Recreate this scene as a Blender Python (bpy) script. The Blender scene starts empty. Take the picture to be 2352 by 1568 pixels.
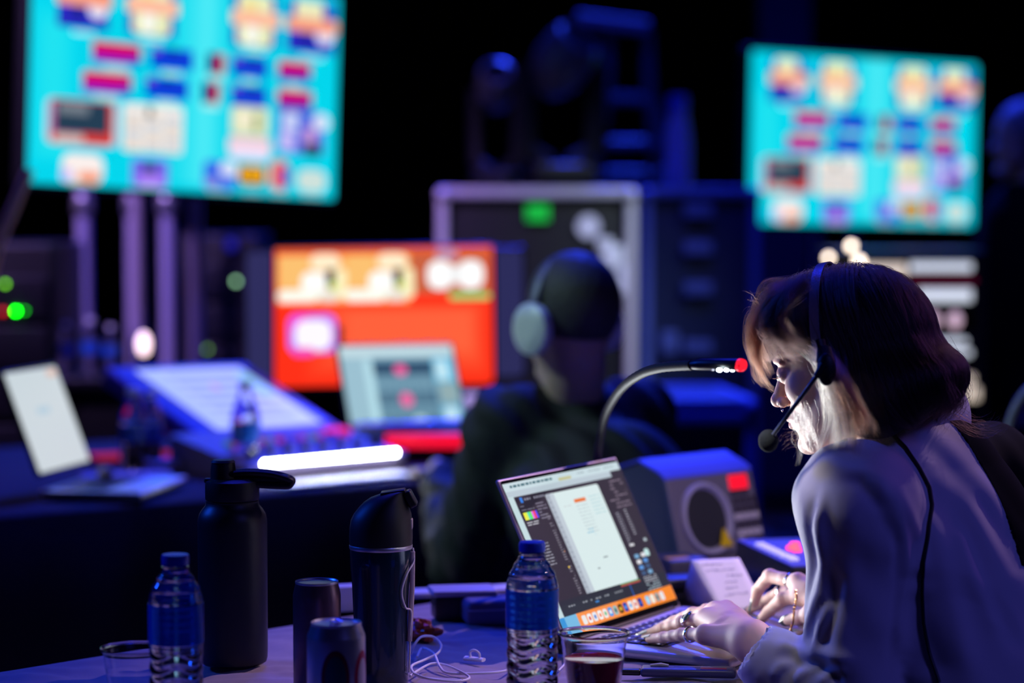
import bpy, math, random
import numpy as np
from mathutils import Vector, Matrix, Euler
from mathutils.bvhtree import BVHTree

# ------------------------------------------------------------------ camera, world, lights, exposure
C = bpy.context.scene.collection
SC = bpy.context.scene
CAM_Z, PITCH, FPX = 1.37, math.radians(3.3), 5553.0
cam_d = bpy.data.cameras.new('camera'); cam = bpy.data.objects.new('camera', cam_d); C.objects.link(cam)
cam.location = (0, 0, CAM_Z); cam.rotation_euler = (math.pi/2 - PITCH, 0, 0)
cam_d.sensor_width = 36.0; cam_d.lens = 85.0; cam_d.clip_end = 100
cam_d.dof.use_dof = True; cam_d.dof.focus_distance = 3.14; cam_d.dof.aperture_fstop = 2.2
SC.camera = cam
SC.view_settings.view_transform = 'Standard'; SC.view_settings.look = 'None'
SC.view_settings.exposure = 0.0; SC.view_settings.gamma = 1.0
SC.view_settings.use_curve_mapping = False
SC.cycles.use_denoising = True
SC.cycles.sample_clamp_indirect = 4.0
w = bpy.data.worlds.new('dark_hall'); SC.world = w; w.use_nodes = True
w.node_tree.nodes['Background'].inputs[0].default_value = (0.05, 0.12, 0.5, 1)
w.node_tree.nodes['Background'].inputs[1].default_value = 0.004

def spot(name, loc, target, color, power, angle=60, radius=0.15, blend=0.6):
    l = bpy.data.lights.new(name, 'SPOT'); l.energy = power; l.color = color
    l.spot_size = math.radians(angle); l.shadow_soft_size = radius; l.spot_blend = blend
    o = bpy.data.objects.new(name, l); C.objects.link(o); o.location = loc
    o.rotation_euler = (Vector(target) - Vector(loc)).to_track_quat('-Z', 'Y').to_euler()
    return o
# stage washes hung high above the hall, plus a few added fill spots
spot('stage_wash_blue_overhead', (-0.4, 6.2, 6.0), (0.1, 4.2, 0.9), (0.02, 0.03, 1.0), 600, 75, 0.3)
spot('stage_wash_blue_rear', (0.4, 5.4, 7.0), (0.6, 8.4, 1.3), (0.02, 0.04, 1.0), 520, 62, 0.4)
spot('fill_magenta_right', (4.6, 5.2, 3.2), (0.62, 3.05, 1.15), (0.45, 0.14, 0.9), 70, 12, 0.15)  # unseen spot added to rim her hair and shoulder in purple
spot('fill_pink_speaker', (2.3, 1.6, 3.3), (0.33, 3.96, 0.80), (0.88, 0.74, 1.0), 230, 13, 0.1, 0.4)  # unseen spot added to brighten the speaker front and note card
spot('stage_wash_blue_truss', (0.6, 11.5, 6.6), (0.6, 8.3, 1.6), (0.02, 0.05, 1.0), 4500, 50, 0.3)
spot('stage_wash_blue_left', (-4.2, 4.6, 3.4), (-0.3, 3.2, 0.8), (0.01, 0.09, 1.0), 430, 34, 0.4)
spot('stage_wash_pink', (3.4, 6.0, 4.6), (0.27, 3.42, 0.77), (1.0, 0.66, 0.95), 800, 13, 0.08, 0.6)
spot('stage_wash_violet_house', (3.6, -0.6, 4.2), (0.66, 3.0, 0.9), (0.13, 0.13, 1.0), 210, 19, 0.5)
spot('stage_wash_violet_desk', (-4.2, 7.5, 5.2), (-0.75, 5.2, 0.8), (0.5, 0.28, 1.0), 170, 22, 0.3)
spot('stage_wash_violet_left', (-3.2, 4.6, 5.5), (-1.1, 8.0, 0.9), (0.55, 0.33, 1.0), 2300, 27, 0.3)
spot('fill_pale_cases', (2.6, 5.2, 4.2), (0.30, 8.0, 1.0), (0.75, 0.9, 1.0), 900, 13, 0.3)  # unseen spot added to whiten the flight case edges
spot('fill_pale_desk', (-2.6, 4.1, 2.9), (-0.05, 4.75, 1.0), (0.62, 1.0, 0.9), 130, 26, 0.2)  # added spot standing in for screen glow on the man

# ------------------------------------------------------------------ helpers
def at(px, py, d):                       # a point of the photograph taken back to its distance d
    c, s = math.cos(PITCH), math.sin(PITCH)
    fw = Vector((0, c, -s)); up = Vector((0, s, c))
    return Vector((0, 0, CAM_Z)) + d*(fw + Vector(((px-1176)/FPX, 0, 0)) + up*((784-py)/FPX))
def onz(px, py, z):                      # the same, taken back to a level surface at height z
    c, s = math.cos(PITCH), math.sin(PITCH)
    v = Vector((0, c, -s)) + Vector(((px-1176)/FPX, 0, 0)) + Vector((0, s, c))*((784-py)/FPX)
    return Vector((0, 0, CAM_Z)) + v*((z-CAM_Z)/v.z)
def proj(p):
    c, s = math.cos(PITCH), math.sin(PITCH)
    q = Vector(p) - Vector((0, 0, CAM_Z)); d = q.y*c - q.z*s
    return 1176+FPX*q.x/d, 784-FPX*(q.y*s+q.z*c)/d, d
def lin(c):
    return tuple(((v/255)/12.92 if v/255 <= 0.04045 else ((v/255+0.055)/1.055)**2.4) for v in c)

MATS = {}
def mat(name, color=(0.5, 0.5, 0.5), rough=0.5, metal=0.0, emit=None, estr=0.0, trans=0.0, ior=1.45, noise=0.0, nscale=40.0,
        bump=0.0, bscale=200.0, coat=0.0, sheen=0.0, sss=0.0, attr=None, eattr=None, bdist=0.002, alpha=1.0):
    if name in MATS: return MATS[name]
    m = bpy.data.materials.new(name); m.use_nodes = True; MATS[name] = m
    nt = m.node_tree; N = nt.nodes; L = nt.links; b = N['Principled BSDF']
    b.inputs['Base Color'].default_value = (*color, 1); b.inputs['Roughness'].default_value = rough
    b.inputs['Metallic'].default_value = metal; b.inputs['IOR'].default_value = ior
    b.inputs['Transmission Weight'].default_value = trans; b.inputs['Coat Weight'].default_value = coat
    b.inputs['Sheen Weight'].default_value = sheen; b.inputs['Alpha'].default_value = alpha
    if sss:
        b.inputs['Subsurface Weight'].default_value = sss; b.inputs['Subsurface Radius'].default_value = (1.0, 0.35, 0.2)
        b.inputs['Subsurface Scale'].default_value = 0.006
    if emit is not None:
        b.inputs['Emission Color'].default_value = (*emit, 1); b.inputs['Emission Strength'].default_value = estr
    tc = N.new('ShaderNodeTexCoord')
    src = None
    if attr:
        a = N.new('ShaderNodeAttribute'); a.attribute_name = attr; src = a.outputs['Color']
        L.new(src, b.inputs['Base Color'])
    if eattr:
        a = N.new('ShaderNodeAttribute'); a.attribute_name = eattr
        L.new(a.outputs['Color'], b.inputs['Emission Color']); b.inputs['Emission Strength'].default_value = estr
    if noise:
        n = N.new('ShaderNodeTexNoise'); n.inputs['Scale'].default_value = nscale; n.inputs['Detail'].default_value = 5
        L.new(tc.outputs['Object'], n.inputs['Vector'])
        mr = N.new('ShaderNodeMapRange'); mr.inputs['To Min'].default_value = 1-noise; mr.inputs['To Max'].default_value = 1+noise
        L.new(n.outputs['Fac'], mr.inputs['Value'])
        mx = N.new('ShaderNodeVectorMath'); mx.operation = 'SCALE'
        if src: L.new(src, mx.inputs[0])
        else: mx.inputs[0].default_value = color
        L.new(mr.outputs[0], mx.inputs['Scale']); L.new(mx.outputs[0], b.inputs['Base Color'])
    if bump:
        n = N.new('ShaderNodeTexNoise'); n.inputs['Scale'].default_value = bscale; n.inputs['Detail'].default_value = 4
        L.new(tc.outputs['Object'], n.inputs['Vector'])
        bp = N.new('ShaderNodeBump'); bp.inputs['Strength'].default_value = bump; bp.inputs['Distance'].default_value = bdist
        L.new(n.outputs['Fac'], bp.inputs['Height']); L.new(bp.outputs[0], b.inputs['Normal'])
    return m

def tag(o, label=None, cat=None, group=None, kind=None):
    if label: o['label'] = label
    if cat: o['category'] = cat
    if group: o['group'] = group
    if kind: o['kind'] = kind
    return o
def empty(name, loc=(0, 0, 0), rz=0, label=None, cat=None, group=None):
    o = bpy.data.objects.new(name, None); C.objects.link(o); o.location = loc; o.rotation_euler = (0, 0, rz)
    o.empty_display_size = 0.05
    return tag(o, label, cat, group)
def frame_of(origin, X, Y, Z):
    return Matrix(((X[0], Y[0], Z[0], origin[0]), (X[1], Y[1], Z[1], origin[1]), (X[2], Y[2], Z[2], origin[2]), (0, 0, 0, 1)))

class MB:
    """collects shapes for ONE mesh object"""
    def __init__(s): s.v = []; s.f = []; s.m = []; s.c = []; s.T = Matrix.Identity(4)
    def add(s, vs, fs, mi=0, col=None):
        n = len(s.v); s.v += [tuple(s.T @ Vector(p)) for p in vs]
        for f in fs: s.f.append([n+i for i in f]); s.m.append(mi); s.c.append(col or (1, 1, 1))
        return s
    def box(s, c, size, mi=0, r=0.0, rot=None, col=None):
        x, y, z = size[0]/2, size[1]/2, size[2]/2
        R = rot or Matrix.Identity(3); c = Vector(c)
        if r <= 0:
            vs = [Vector((sx*x, sy*y, sz*z)) for sz in (-1, 1) for sy in (-1, 1) for sx in (-1, 1)]
            fs = [(0, 2, 3, 1), (4, 5, 7, 6), (0, 1, 5, 4), (2, 6, 7, 3), (0, 4, 6, 2), (1, 3, 7, 5)]
            return s.add([c + R @ v for v in vs], fs, mi, col)
        r = min(r, x*0.98, y*0.98, z*0.98)
        k = 3                                   # rounded box: rings of a rounded rectangle
        rings = []
        for j in range(2*k+2):
            if j <= k: a = -math.pi/2 + (math.pi/2)*j/k; zc = -(z-r)
            else: a = (math.pi/2)*(j-k-1)/k; zc = z-r
            rr = r*math.cos(a); zz = zc + r*math.sin(a); ring = []
            for q, (sx, sy) in enumerate(((1, 1), (-1, 1), (-1, -1), (1, -1))):
                for i in range(k+1):
                    t = math.pi/2*(q + i/k)
                    ring.append(Vector((sx*(x-r)+rr*math.cos(t), sy*(y-r)+rr*math.sin(t), zz)))
            rings.append(ring)
        n = len(rings[0]); vs = [c + R @ v for ring in rings for v in ring]; fs = []
        for j in range(len(rings)-1):
            for i in range(n): fs.append((j*n+i, j*n+(i+1) % n, (j+1)*n+(i+1) % n, (j+1)*n+i))
        fs.append(tuple(reversed(range(n)))); fs.append(tuple((len(rings)-1)*n+i for i in range(n)))
        return s.add(vs, fs, mi, col)
    def lathe(s, prof, n=40, mi=0, c=(0, 0, 0), col=None, fn=None):
        """prof: list of (r, z) bottom to top; fn(r, z, angle) -> r may shape it"""
        vs = []; fs = []; c = Vector(c)
        for (r, z) in prof:
            for i in range(n):
                a = 2*math.pi*i/n; rr = fn(r, z, a) if fn else r
                vs.append(c + Vector((rr*math.cos(a), rr*math.sin(a), z)))
        for j in range(len(prof)-1):
            for i in range(n): fs.append((j*n+i, j*n+(i+1) % n, (j+1)*n+(i+1) % n, (j+1)*n+i))
        if prof[0][0] > 1e-5: fs.append(tuple(reversed(range(n))))
        if prof[-1][0] > 1e-5: fs.append(tuple((len(prof)-1)*n+i for i in range(n)))
        return s.add(vs, fs, mi, col)
    def tube(s, pts, r, n=10, mi=0, col=None, caps=True, flat=None):
        """r: number or list; flat=(normal, ratio) squashes the section"""
        P = [Vector(p) for p in pts]; vs = []; fs = []
        rs = r if isinstance(r, (list, tuple)) else [r]*len(P)
        up = Vector((0, 0, 1)); prev = None
        for i, p in enumerate(P):
            t = (P[min(i+1, len(P)-1)] - P[max(i-1, 0)])
            t = t.normalized() if t.length > 1e-9 else Vector((0, 0, 1))
            if prev is None: a = t.cross(up); a = a.normalized() if a.length > 1e-3 else t.cross(Vector((1, 0, 0))).normalized()
            else: a = (prev - t*prev.dot(t)).normalized()
            prev = a; b = t.cross(a)
            for k in range(n):
                th = 2*math.pi*k/n; vs.append(p + rs[i]*(math.cos(th)*a + math.sin(th)*b*(flat or 1)))
        for j in range(len(P)-1):
            for i in range(n): fs.append((j*n+i, j*n+(i+1) % n, (j+1)*n+(i+1) % n, (j+1)*n+i))
        if caps: fs.append(tuple(reversed(range(n)))); fs.append(tuple((len(P)-1)*n+i for i in range(n)))
        return s.add(vs, fs, mi, col)
    def sphere(s, c, r, n=20, m=12, mi=0, col=None, R=None):
        if not isinstance(r, (list, tuple)): r = (r, r, r)
        vs = []; fs = []; c = Vector(c); R = R or Matrix.Identity(3)
        for j in range(m+1):
            a = -math.pi/2 + math.pi*j/m
            for i in range(n):
                t = 2*math.pi*i/n
                vs.append(c + R @ Vector((r[0]*math.cos(a)*math.cos(t), r[1]*math.cos(a)*math.sin(t), r[2]*math.sin(a))))
        for j in range(m):
            for i in range(n): fs.append((j*n+i, j*n+(i+1) % n, (j+1)*n+(i+1) % n, (j+1)*n+i))
        return s.add(vs, fs, mi, col)
    def quad(s, a, b, c, d, mi=0, col=None): return s.add([a, b, c, d], [(0, 1, 2, 3)], mi, col)
    def prism(s, poly, z0, z1, mi=0, col=None):
        n = len(poly); vs = [(x, y, z0) for x, y in poly]+[(x, y, z1) for x, y in poly]
        fs = [tuple(reversed(range(n))), tuple(range(n, 2*n))]+[(i, (i+1) % n, n+(i+1) % n, n+i) for i in range(n)]
        return s.add(vs, fs, mi, col)
    def rrect(s, x0, y0, x1, y1, z, r, mi=0, col=None, k=4):
        r = min(r, abs(x1-x0)/2, abs(y1-y0)/2); vs = []
        for q, (cx, cy) in enumerate(((x1-r, y1-r), (x0+r, y1-r), (x0+r, y0+r), (x1-r, y0+r))):
            for i in range(k+1):
                t = math.pi/2*(q+i/k); vs.append((cx+r*math.cos(t), cy+r*math.sin(t), z))
        return s.add(vs, [tuple(range(len(vs)))], mi, col)
    def build(s, name, mats, parent=None, smooth=True, sharp=35, mw=None, col=False):
        me = bpy.data.meshes.new(name); me.from_pydata(s.v, [], s.f)
        if not isinstance(mats, (list, tuple)): mats = [mats]
        for m in mats: me.materials.append(m)
        me.polygons.foreach_set('material_index', s.m)
        if col:
            ca = me.color_attributes.new('Col', 'FLOAT_COLOR', 'CORNER'); arr = []
            for f, c in zip(s.f, s.c): arr += [*c, 1.0]*len(f)
            ca.data.foreach_set('color', arr)
        if smooth:
            me.shade_smooth(); me.set_sharp_from_angle(angle=math.radians(sharp))
        me.update()
        o = bpy.data.objects.new(name, me); C.objects.link(o)
        if parent: o.parent = parent
        if mw is not None: o.matrix_world = mw
        return o
def copy_tree(o, parent=None):
    c = o.copy(); C.objects.link(c)
    if parent: c.parent = parent
    for ch in list(o.children): copy_tree(ch, c)
    return c
def spline(pts, n=8):
    """Catmull-Rom through the points"""
    P = [Vector(p) for p in pts]; P = [2*P[0]-P[1]]+P+[2*P[-1]-P[-2]]; out = []
    for i in range(1, len(P)-2):
        for k in range(n):
            t = k/n; a, b, c, d = P[i-1:i+3]
            out.append(0.5*((2*b)+(c-a)*t+(2*a-5*b+4*c-d)*t*t+(-a+3*b-3*c+d)*t**3))
    out.append(P[-2]); return out

# ---- implicit surfaces on a grid (bodies, hands, clothes)
class Vol:
    def __init__(s, lo, hi, h):
        s.h = h; s.lo = np.array(lo, float); n = np.ceil((np.array(hi)-s.lo)/h).astype(int)+1
        s.n = n; s.F = np.full(n, 0.5, np.float32)
    def _sl(s, lo, hi, pad):
        a = np.maximum(np.floor((np.array(lo)-pad-s.lo)/s.h).astype(int), 0)
        b = np.minimum(np.ceil((np.array(hi)+pad-s.lo)/s.h).astype(int)+1, s.n)
        if (b <= a).any(): return None, None
        ax = [(s.lo[i]+s.h*np.arange(a[i], b[i])).astype(np.float32) for i in range(3)]
        return tuple(slice(a[i], b[i]) for i in range(3)), (ax[0][:, None, None], ax[1][None, :, None], ax[2][None, None, :])
    def _mix(s, sl, d, k, op):
        F = s.F[sl]
        if op == 'u':
            if k > 0: h = np.clip(0.5+0.5*(F-d)/k, 0, 1); s.F[sl] = F*(1-h)+d*h-k*h*(1-h)
            else: s.F[sl] = np.minimum(F, d)
        else:
            d = -d
            if k > 0: h = np.clip(0.5-0.5*(F-d)/k, 0, 1); s.F[sl] = F*(1-h)+d*h+k*h*(1-h)
            else: s.F[sl] = np.maximum(F, d)
    def cone(s, a, b, ra, rb, k=0.01, op='u'):
        a = np.array(a, float); b = np.array(b, float)
        pad = max(ra, rb)+k+3*s.h
        sl, X = s._sl(np.minimum(a, b), np.maximum(a, b), pad)
        if sl is None: return s
        ab = b-a; L = float(ab@ab)+1e-12
        p = [X[i]-a[i] for i in range(3)]
        t = np.clip((p[0]*ab[0]+p[1]*ab[1]+p[2]*ab[2])/L, 0, 1)
        d = np.sqrt((p[0]-t*ab[0])**2+(p[1]-t*ab[1])**2+(p[2]-t*ab[2])**2)-(ra+(rb-ra)*t)
        s._mix(sl, d.astype(np.float32), k, op); return s
    def chain(s, pts, rs, k=0.01, op='u'):
        for i in range(len(pts)-1): s.cone(pts[i], pts[i+1], rs[i], rs[i+1], k if i == 0 else min(k, 0.004), op)
        return s
    def ell(s, c, r, R=None, k=0.01, op='u'):
        c = np.array(c, float); r = np.array(r, float); m = r.max()
        sl, X = s._sl(c-m, c+m, k+3*s.h)
        if sl is None: return s
        p = [X[i]-c[i] for i in range(3)]
        if R is not None:
            R = np.array(R); p = [p[0]*R[0][i]+p[1]*R[1][i]+p[2]*R[2][i] for i in range(3)]
        k0 = np.sqrt((p[0]/r[0])**2+(p[1]/r[1])**2+(p[2]/r[2])**2)
        k1 = np.sqrt((p[0]/r[0]**2)**2+(p[1]/r[1]**2)**2+(p[2]/r[2]**2)**2)+1e-9
        d = k0*(k0-1)/k1
        s._mix(sl, d.astype(np.float32), k, op); return s
    def mesh(s):
        F = s.F; ins = F < 0
        cells = np.zeros([x-1 for x in F.shape], np.int8)
        for dx in (0, 1):
            for dy in (0, 1):
                for dz in (0, 1):
                    cells += ins[dx:F.shape[0]-1+dx, dy:F.shape[1]-1+dy, dz:F.shape[2]-1+dz]
        act = (cells > 0) & (cells < 8); I = np.argwhere(act)
        idx = np.full(act.shape, -1, np.int64); idx[act] = np.arange(len(I))
        acc = np.zeros((len(I), 3)); cnt = np.zeros(len(I)); cor = [(a, b, c) for a in (0, 1) for b in (0, 1) for c in (0, 1)]
        for a in cor:
            for ax in range(3):
                if a[ax]: continue
                b = list(a); b[ax] = 1
                fa = F[I[:, 0]+a[0], I[:, 1]+a[1], I[:, 2]+a[2]]; fb = F[I[:, 0]+b[0], I[:, 1]+b[1], I[:, 2]+b[2]]
                mk = (fa < 0) != (fb < 0); t = np.where(mk, fa/np.where(mk, fa-fb, 1), 0)
                pt = np.array(a, float)[None, :]+np.eye(3)[ax][None, :]*t[:, None]
                acc[mk] += pt[mk]; cnt[mk] += 1
        V = s.lo+(I+acc/cnt[:, None])*s.h; Q = []
        for ax in range(3):
            u, v = [(1, 2), (2, 0), (0, 1)][ax]
            sa = [slice(None)]*3; sb = [slice(None)]*3; sa[ax] = slice(0, -1); sb[ax] = slice(1, None)
            df = ins[tuple(sa)] != ins[tuple(sb)]; E = np.argwhere(df)
            ok = (E[:, u] > 0) & (E[:, v] > 0) & (E[:, u] < F.shape[u]-1) & (E[:, v] < F.shape[v]-1); E = E[ok]
            eu = np.eye(3, dtype=int)[u]; ev = np.eye(3, dtype=int)[v]
            q = np.stack([idx[tuple((E-eu-ev).T)], idx[tuple((E-ev).T)], idx[tuple(E.T)], idx[tuple((E-eu).T)]], 1)
            fl = ins[tuple(E.T)]; q[~fl] = q[~fl][:, ::-1]; Q.append(q)
        Q = np.concatenate(Q); Q = Q[(Q >= 0).all(1)]
        return V, Q
def normals(V, Q):
    n = np.cross(V[Q[:, 2]]-V[Q[:, 0]], V[Q[:, 3]]-V[Q[:, 1]]); N = np.zeros_like(V)
    for i in range(4): np.add.at(N, Q[:, i], n)
    return N/(np.linalg.norm(N, axis=1, keepdims=True)+1e-12)
def relax(V, Q, it=2, lam=0.5):
    for _ in range(it):
        A = np.zeros_like(V); c = np.zeros(len(V))
        for i in range(4):
            j = (i+1) % 4; np.add.at(A, Q[:, i], V[Q[:, j]]); np.add.at(A, Q[:, j], V[Q[:, i]]); np.add.at(c, Q[:, i], 1); np.add.at(c, Q[:, j], 1)
        V = V+lam*(A/np.maximum(c, 1)[:, None]-V)
    return V
def mesh_obj(name, V, Q, m, parent=None, cols=None, fm=None, mats=None):
    me = bpy.data.meshes.new(name); nv, nq = len(V), len(Q)
    me.vertices.add(nv); me.vertices.foreach_set('co', np.asarray(V, np.float32).ravel())
    me.loops.add(nq*4); me.loops.foreach_set('vertex_index', np.asarray(Q, np.int32).ravel())
    me.polygons.add(nq); me.polygons.foreach_set('loop_start', np.arange(0, nq*4, 4, dtype=np.int32))
    me.update(calc_edges=True); me.validate()
    for x in (mats or [m]): me.materials.append(x)
    if fm is not None: me.polygons.foreach_set('material_index', np.asarray(fm, np.int32))
    if cols is not None:
        ca = me.color_attributes.new('Col', 'FLOAT_COLOR', 'POINT')
        ca.data.foreach_set('color', np.concatenate([cols, np.ones((nv, 1))], 1).astype(np.float32).ravel())
    me.shade_smooth()
    o = bpy.data.objects.new(name, me); C.objects.link(o)
    if parent: o.parent = parent
    return o
def join_meshes(L):
    V = []; Q = []; n = 0
    for v, q in L: V.append(v); Q.append(q+n); n += len(v)
    return np.concatenate(V), np.concatenate(Q)
def seg_dist(V, line):
    """distance of every row of V to a polyline, and the way along it (0..1)"""
    best = np.full(len(V), 1e9); tt = np.zeros(len(V)); line = np.array(line, float); n = len(line)-1
    for i in range(n):
        a, b = line[i], line[i+1]; ab = b-a; t = np.clip(((V-a)@ab)/(ab@ab+1e-12), 0, 1)
        d = np.linalg.norm(V-a-t[:, None]*ab, axis=1); k = d < best; best[k] = d[k]; tt[k] = (i+t[k])/n
    return best, tt
def ray_line(bvh, pts, n=6):
    """where a line drawn over a surface falls on it"""
    dense = []
    for i in range(len(pts)-1):
        for k in range(n):
            t = k/n; dense.append((pts[i][0]*(1-t)+pts[i+1][0]*t, pts[i][1]*(1-t)+pts[i+1][1]*t))
    dense.append(pts[-1]); out = []
    for p in dense:
        o = Vector((0, 0, CAM_Z)); d = (at(p[0], p[1], 1.0)-o).normalized(); h = bvh.ray_cast(o, d)
        if h[0] is not None: out.append((h[0], h[1]))
    return out
def strands(name, guides, radius, m, parent=None):
    """guides: list of (N,3) arrays -> one hair object"""
    cu = bpy.data.hair_curves.new(name); cu.add_curves([len(g) for g in guides])
    P = np.concatenate(guides).astype(np.float32); cu.attributes['position'].data.foreach_set('vector', P.ravel())
    ra = cu.attributes.get('radius') or cu.attributes.new('radius', 'FLOAT', 'POINT')
    R = np.concatenate([radius*np.clip(1.3-np.linspace(0, 1, len(g))**2*1.1, 0.12, 1) for g in guides]).astype(np.float32)
    ra.data.foreach_set('value', R); cu.materials.append(m)
    o = bpy.data.objects.new(name, cu); C.objects.link(o)
    if parent: o.parent = parent
    return o
def layers(tiles):                       # how many patches lie under each patch of a picture
    L_ = []
    for i, t in enumerate(tiles):
        k = 0
        for j in range(i):
            q = tiles[j]
            if t[0] < q[2] and q[0] < t[2] and t[1] < q[3] and q[1] < t[3]: k = max(k, L_[j]+1)
        L_.append(k)
    return L_
def screen_mat(name, strength):
    return mat(name, color=(0.01, 0.01, 0.012), rough=0.35, eattr='Col', estr=strength)
# ------------------------------------------------------------------ the hall
M_floor = mat('hall_floor', (0.02, 0.02, 0.024), 0.5, noise=0.3, nscale=6, bump=0.2, bscale=80)
M_drape = mat('black_drape', (0.006, 0.006, 0.008), 0.95, noise=0.3, nscale=12, bump=0.2, bscale=300)
def struct(name, mb, m): return tag(mb.build(name, m), kind='structure')
X0, X1, Y0, Y1, ZT = -7.0, 7.5, -4.5, 15.0, 7.5
struct('floor', MB().box(((X0+X1)/2, (Y0+Y1)/2, -0.1), (X1-X0+0.6, Y1-Y0+0.6, 0.2)), M_floor)
struct('ceiling', MB().box(((X0+X1)/2, (Y0+Y1)/2, ZT+0.1), (X1-X0+0.6, Y1-Y0+0.6, 0.2)), M_drape)
def drape_wall(name, a, b, h=ZT, waves=60):
    a, b = Vector(a), Vector(b); n = waves*8; t = (b-a).normalized(); nr = Vector((-t.y, t.x, 0)); vs = []; fs = []
    for j in range(2):
        for side in (0, 0.25):
            for i in range(n+1):
                u = i/n; o = 0 if side else 0.07*math.sin(u*waves*2*math.pi)+0.03*math.sin(u*waves*1.37*math.pi+1)
                vs.append(a.lerp(b, u)+nr*(o-side)+Vector((0, 0, h*j)))
    k = n+1
    for i in range(n):
        fs += [(i, i+1, 2*k+i+1, 2*k+i), (k+i, 3*k+i, 3*k+i+1, k+i+1), (2*k+i, 2*k+i+1, 3*k+i+1, 3*k+i), (i, k+i, k+i+1, i+1)]
    m = MB(); m.add(vs, fs); return struct(name, m, M_drape)
drape_wall('wall_back', (X1, Y1, 0), (X0, Y1, 0)); drape_wall('wall_left', (X0, Y1, 0), (X0, Y0, 0))
drape_wall('wall_front', (X0, Y0, 0), (X1, Y0, 0)); drape_wall('wall_right', (X1, Y0, 0), (X1, Y1, 0))
# the blue lit pier and the beam end that show between the racks and above the far screen
M_pier = mat('pier_paint', (0.06, 0.05, 0.10), 0.7, noise=0.2, nscale=5)
p = at(1795, 470, 11.6); struct('trim_1', MB().box((p.x, p.y, ZT/2), (0.24, 0.24, ZT)), M_pier)

# ------------------------------------------------------------------ screens
S_TV = screen_mat('television_picture', 1.0)
M_blk = mat('black_plastic', (0.012, 0.012, 0.014), 0.4)
M_blk_soft = mat('black_soft_plastic', (0.008, 0.008, 0.010), 0.5)
M_dkmet = mat('dark_metal', (0.03, 0.03, 0.035), 0.4, metal=0.6)
M_alu = mat('brushed_aluminium', (0.62, 0.62, 0.66), 0.35, metal=0.9, noise=0.08, nscale=90)
M_tube = mat('grey_painted_tube', (0.42, 0.36, 0.5), 0.45, metal=0.2)
M_glass = mat('screen_glass', (0.01, 0.01, 0.012), 0.08)

def wall_picture(mb, W, H, tiles):
    """tiles: (x0,y0,x1,y1,colour) in the measured 735 x 519 frame of the picture, laid on as flat patches"""
    LY_ = layers(tiles)
    for i, t in enumerate(tiles):
        x0, y0, x1, y1, c = t[:5]; r = t[5] if len(t) > 5 else 4
        z = 0.0008+0.00025*LY_[i]
        mb.rrect((x0/735-0.5)*W, (0.5-y1/519)*H, (x1/735-0.5)*W, (0.5-y0/519)*H, z, r/735*W, 0, lin(c))
CY = (0, 214, 236); rng = random.Random(5)
tiles = [(0, 0, 735, 519, CY, 6)]
for i in range(12): tiles.append((300+i*9, 6, 470-i*6, 500, (int(4+i*7), int(214+i*2), int(236+i*1)), 2))
for i in range(6): tiles.append((i*6, 90+i*12, 110-i*8, 480-i*8, (int(i*6), int(216+i*2), 240), 12))
def photo_tile(x0, y0, x1, y1, kind):
    w_, h_ = x1-x0, y1-y0; o = [(x0, y0, x1, y1, (30, 50, 190))]
    if kind == 'cream':
        o += [(x0+w_*.12, y0, x1-w_*.12, y1-2, (236, 240, 190), 14), (x0+w_*.25, y0+h_*.1, x0+w_*.55, y0+h_*.6, (244, 226, 150), 10), (x0+w_*.5, y0+h_*.5, x0+w_*.62, y0+h_*.95, (150, 180, 90), 4),
              (x0+w_*.3, y0+h_*.55, x0+w_*.6, y0+h_*.95, (252, 252, 240), 12)]
    else:
        o += [(x0, y0+h_*.5, x0+w_*.6, y1, (40, 40, 190), 4), (x0+w_*.15, y0, x0+w_*.75, y0+h_*.4, (238, 236, 190), 10), (x0+w_*.6, y0+h_*.4, x1-4, y0+h_*.8, (235, 232, 250), 16), (x0+w_*.3, y0+h_*.62, x0+w_*.5, y0+h_*.8, (20, 30, 110), 3)]
    return o
for (a, b, k) in ((60, 170, 'multi'), (215, 325, 'cream'), (465, 575, 'cream'), (605, 725, 'multi')):
    tiles += photo_tile(a-4, 20, b, 150, k)
    tiles.append((a-6, 62, b+6, 98, (250, 160, 130) if k == 'multi' else (255, 190, 160), 6)); tiles.append((a+30, 156, b-30, 164, (200, 245, 250), 3))
for y, dy in ((176, 0), (248, 10)):
    for j, (a, b, c, c2) in enumerate(((136-dy*2, 246-dy*2, (206, 12, 96), (150, 20, 190)), (268-dy, 368-dy, (10, 60, 215), (0, 70, 205)), (402-dy, 444-dy, (24, 30, 120), (200, 50, 60)), (464, 552, (20, 60, 210), (60, 40, 190)), (580, 664+dy//2, (205, 20, 96), (120, 30, 180)))):
        hh = 50; tiles.append((a, y, b, y+hh, c, 2))
        if j in (0, 4): tiles += [(a, y, b-20, y+20, (228, 6, 60), 3), (a, y+26, b-8, y+hh, c2, 4), (b-26, y+34, b, y+hh, (30, 50, 200), 3)]
        if j == 2: tiles.append((a+22, y, b, y+hh, c2, 2))
        if j in (1, 3): tiles += [(a, y, a+22, y+14, (120, 60, 190), 3), (a+40, y, a+66, y+9, (8, 14, 60), 3)]
        tiles.append((a+26 if j != 2 else a, y+hh+3, b-26 if j != 2 else b, y+hh+15, (180, 240, 236), 5))
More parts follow.
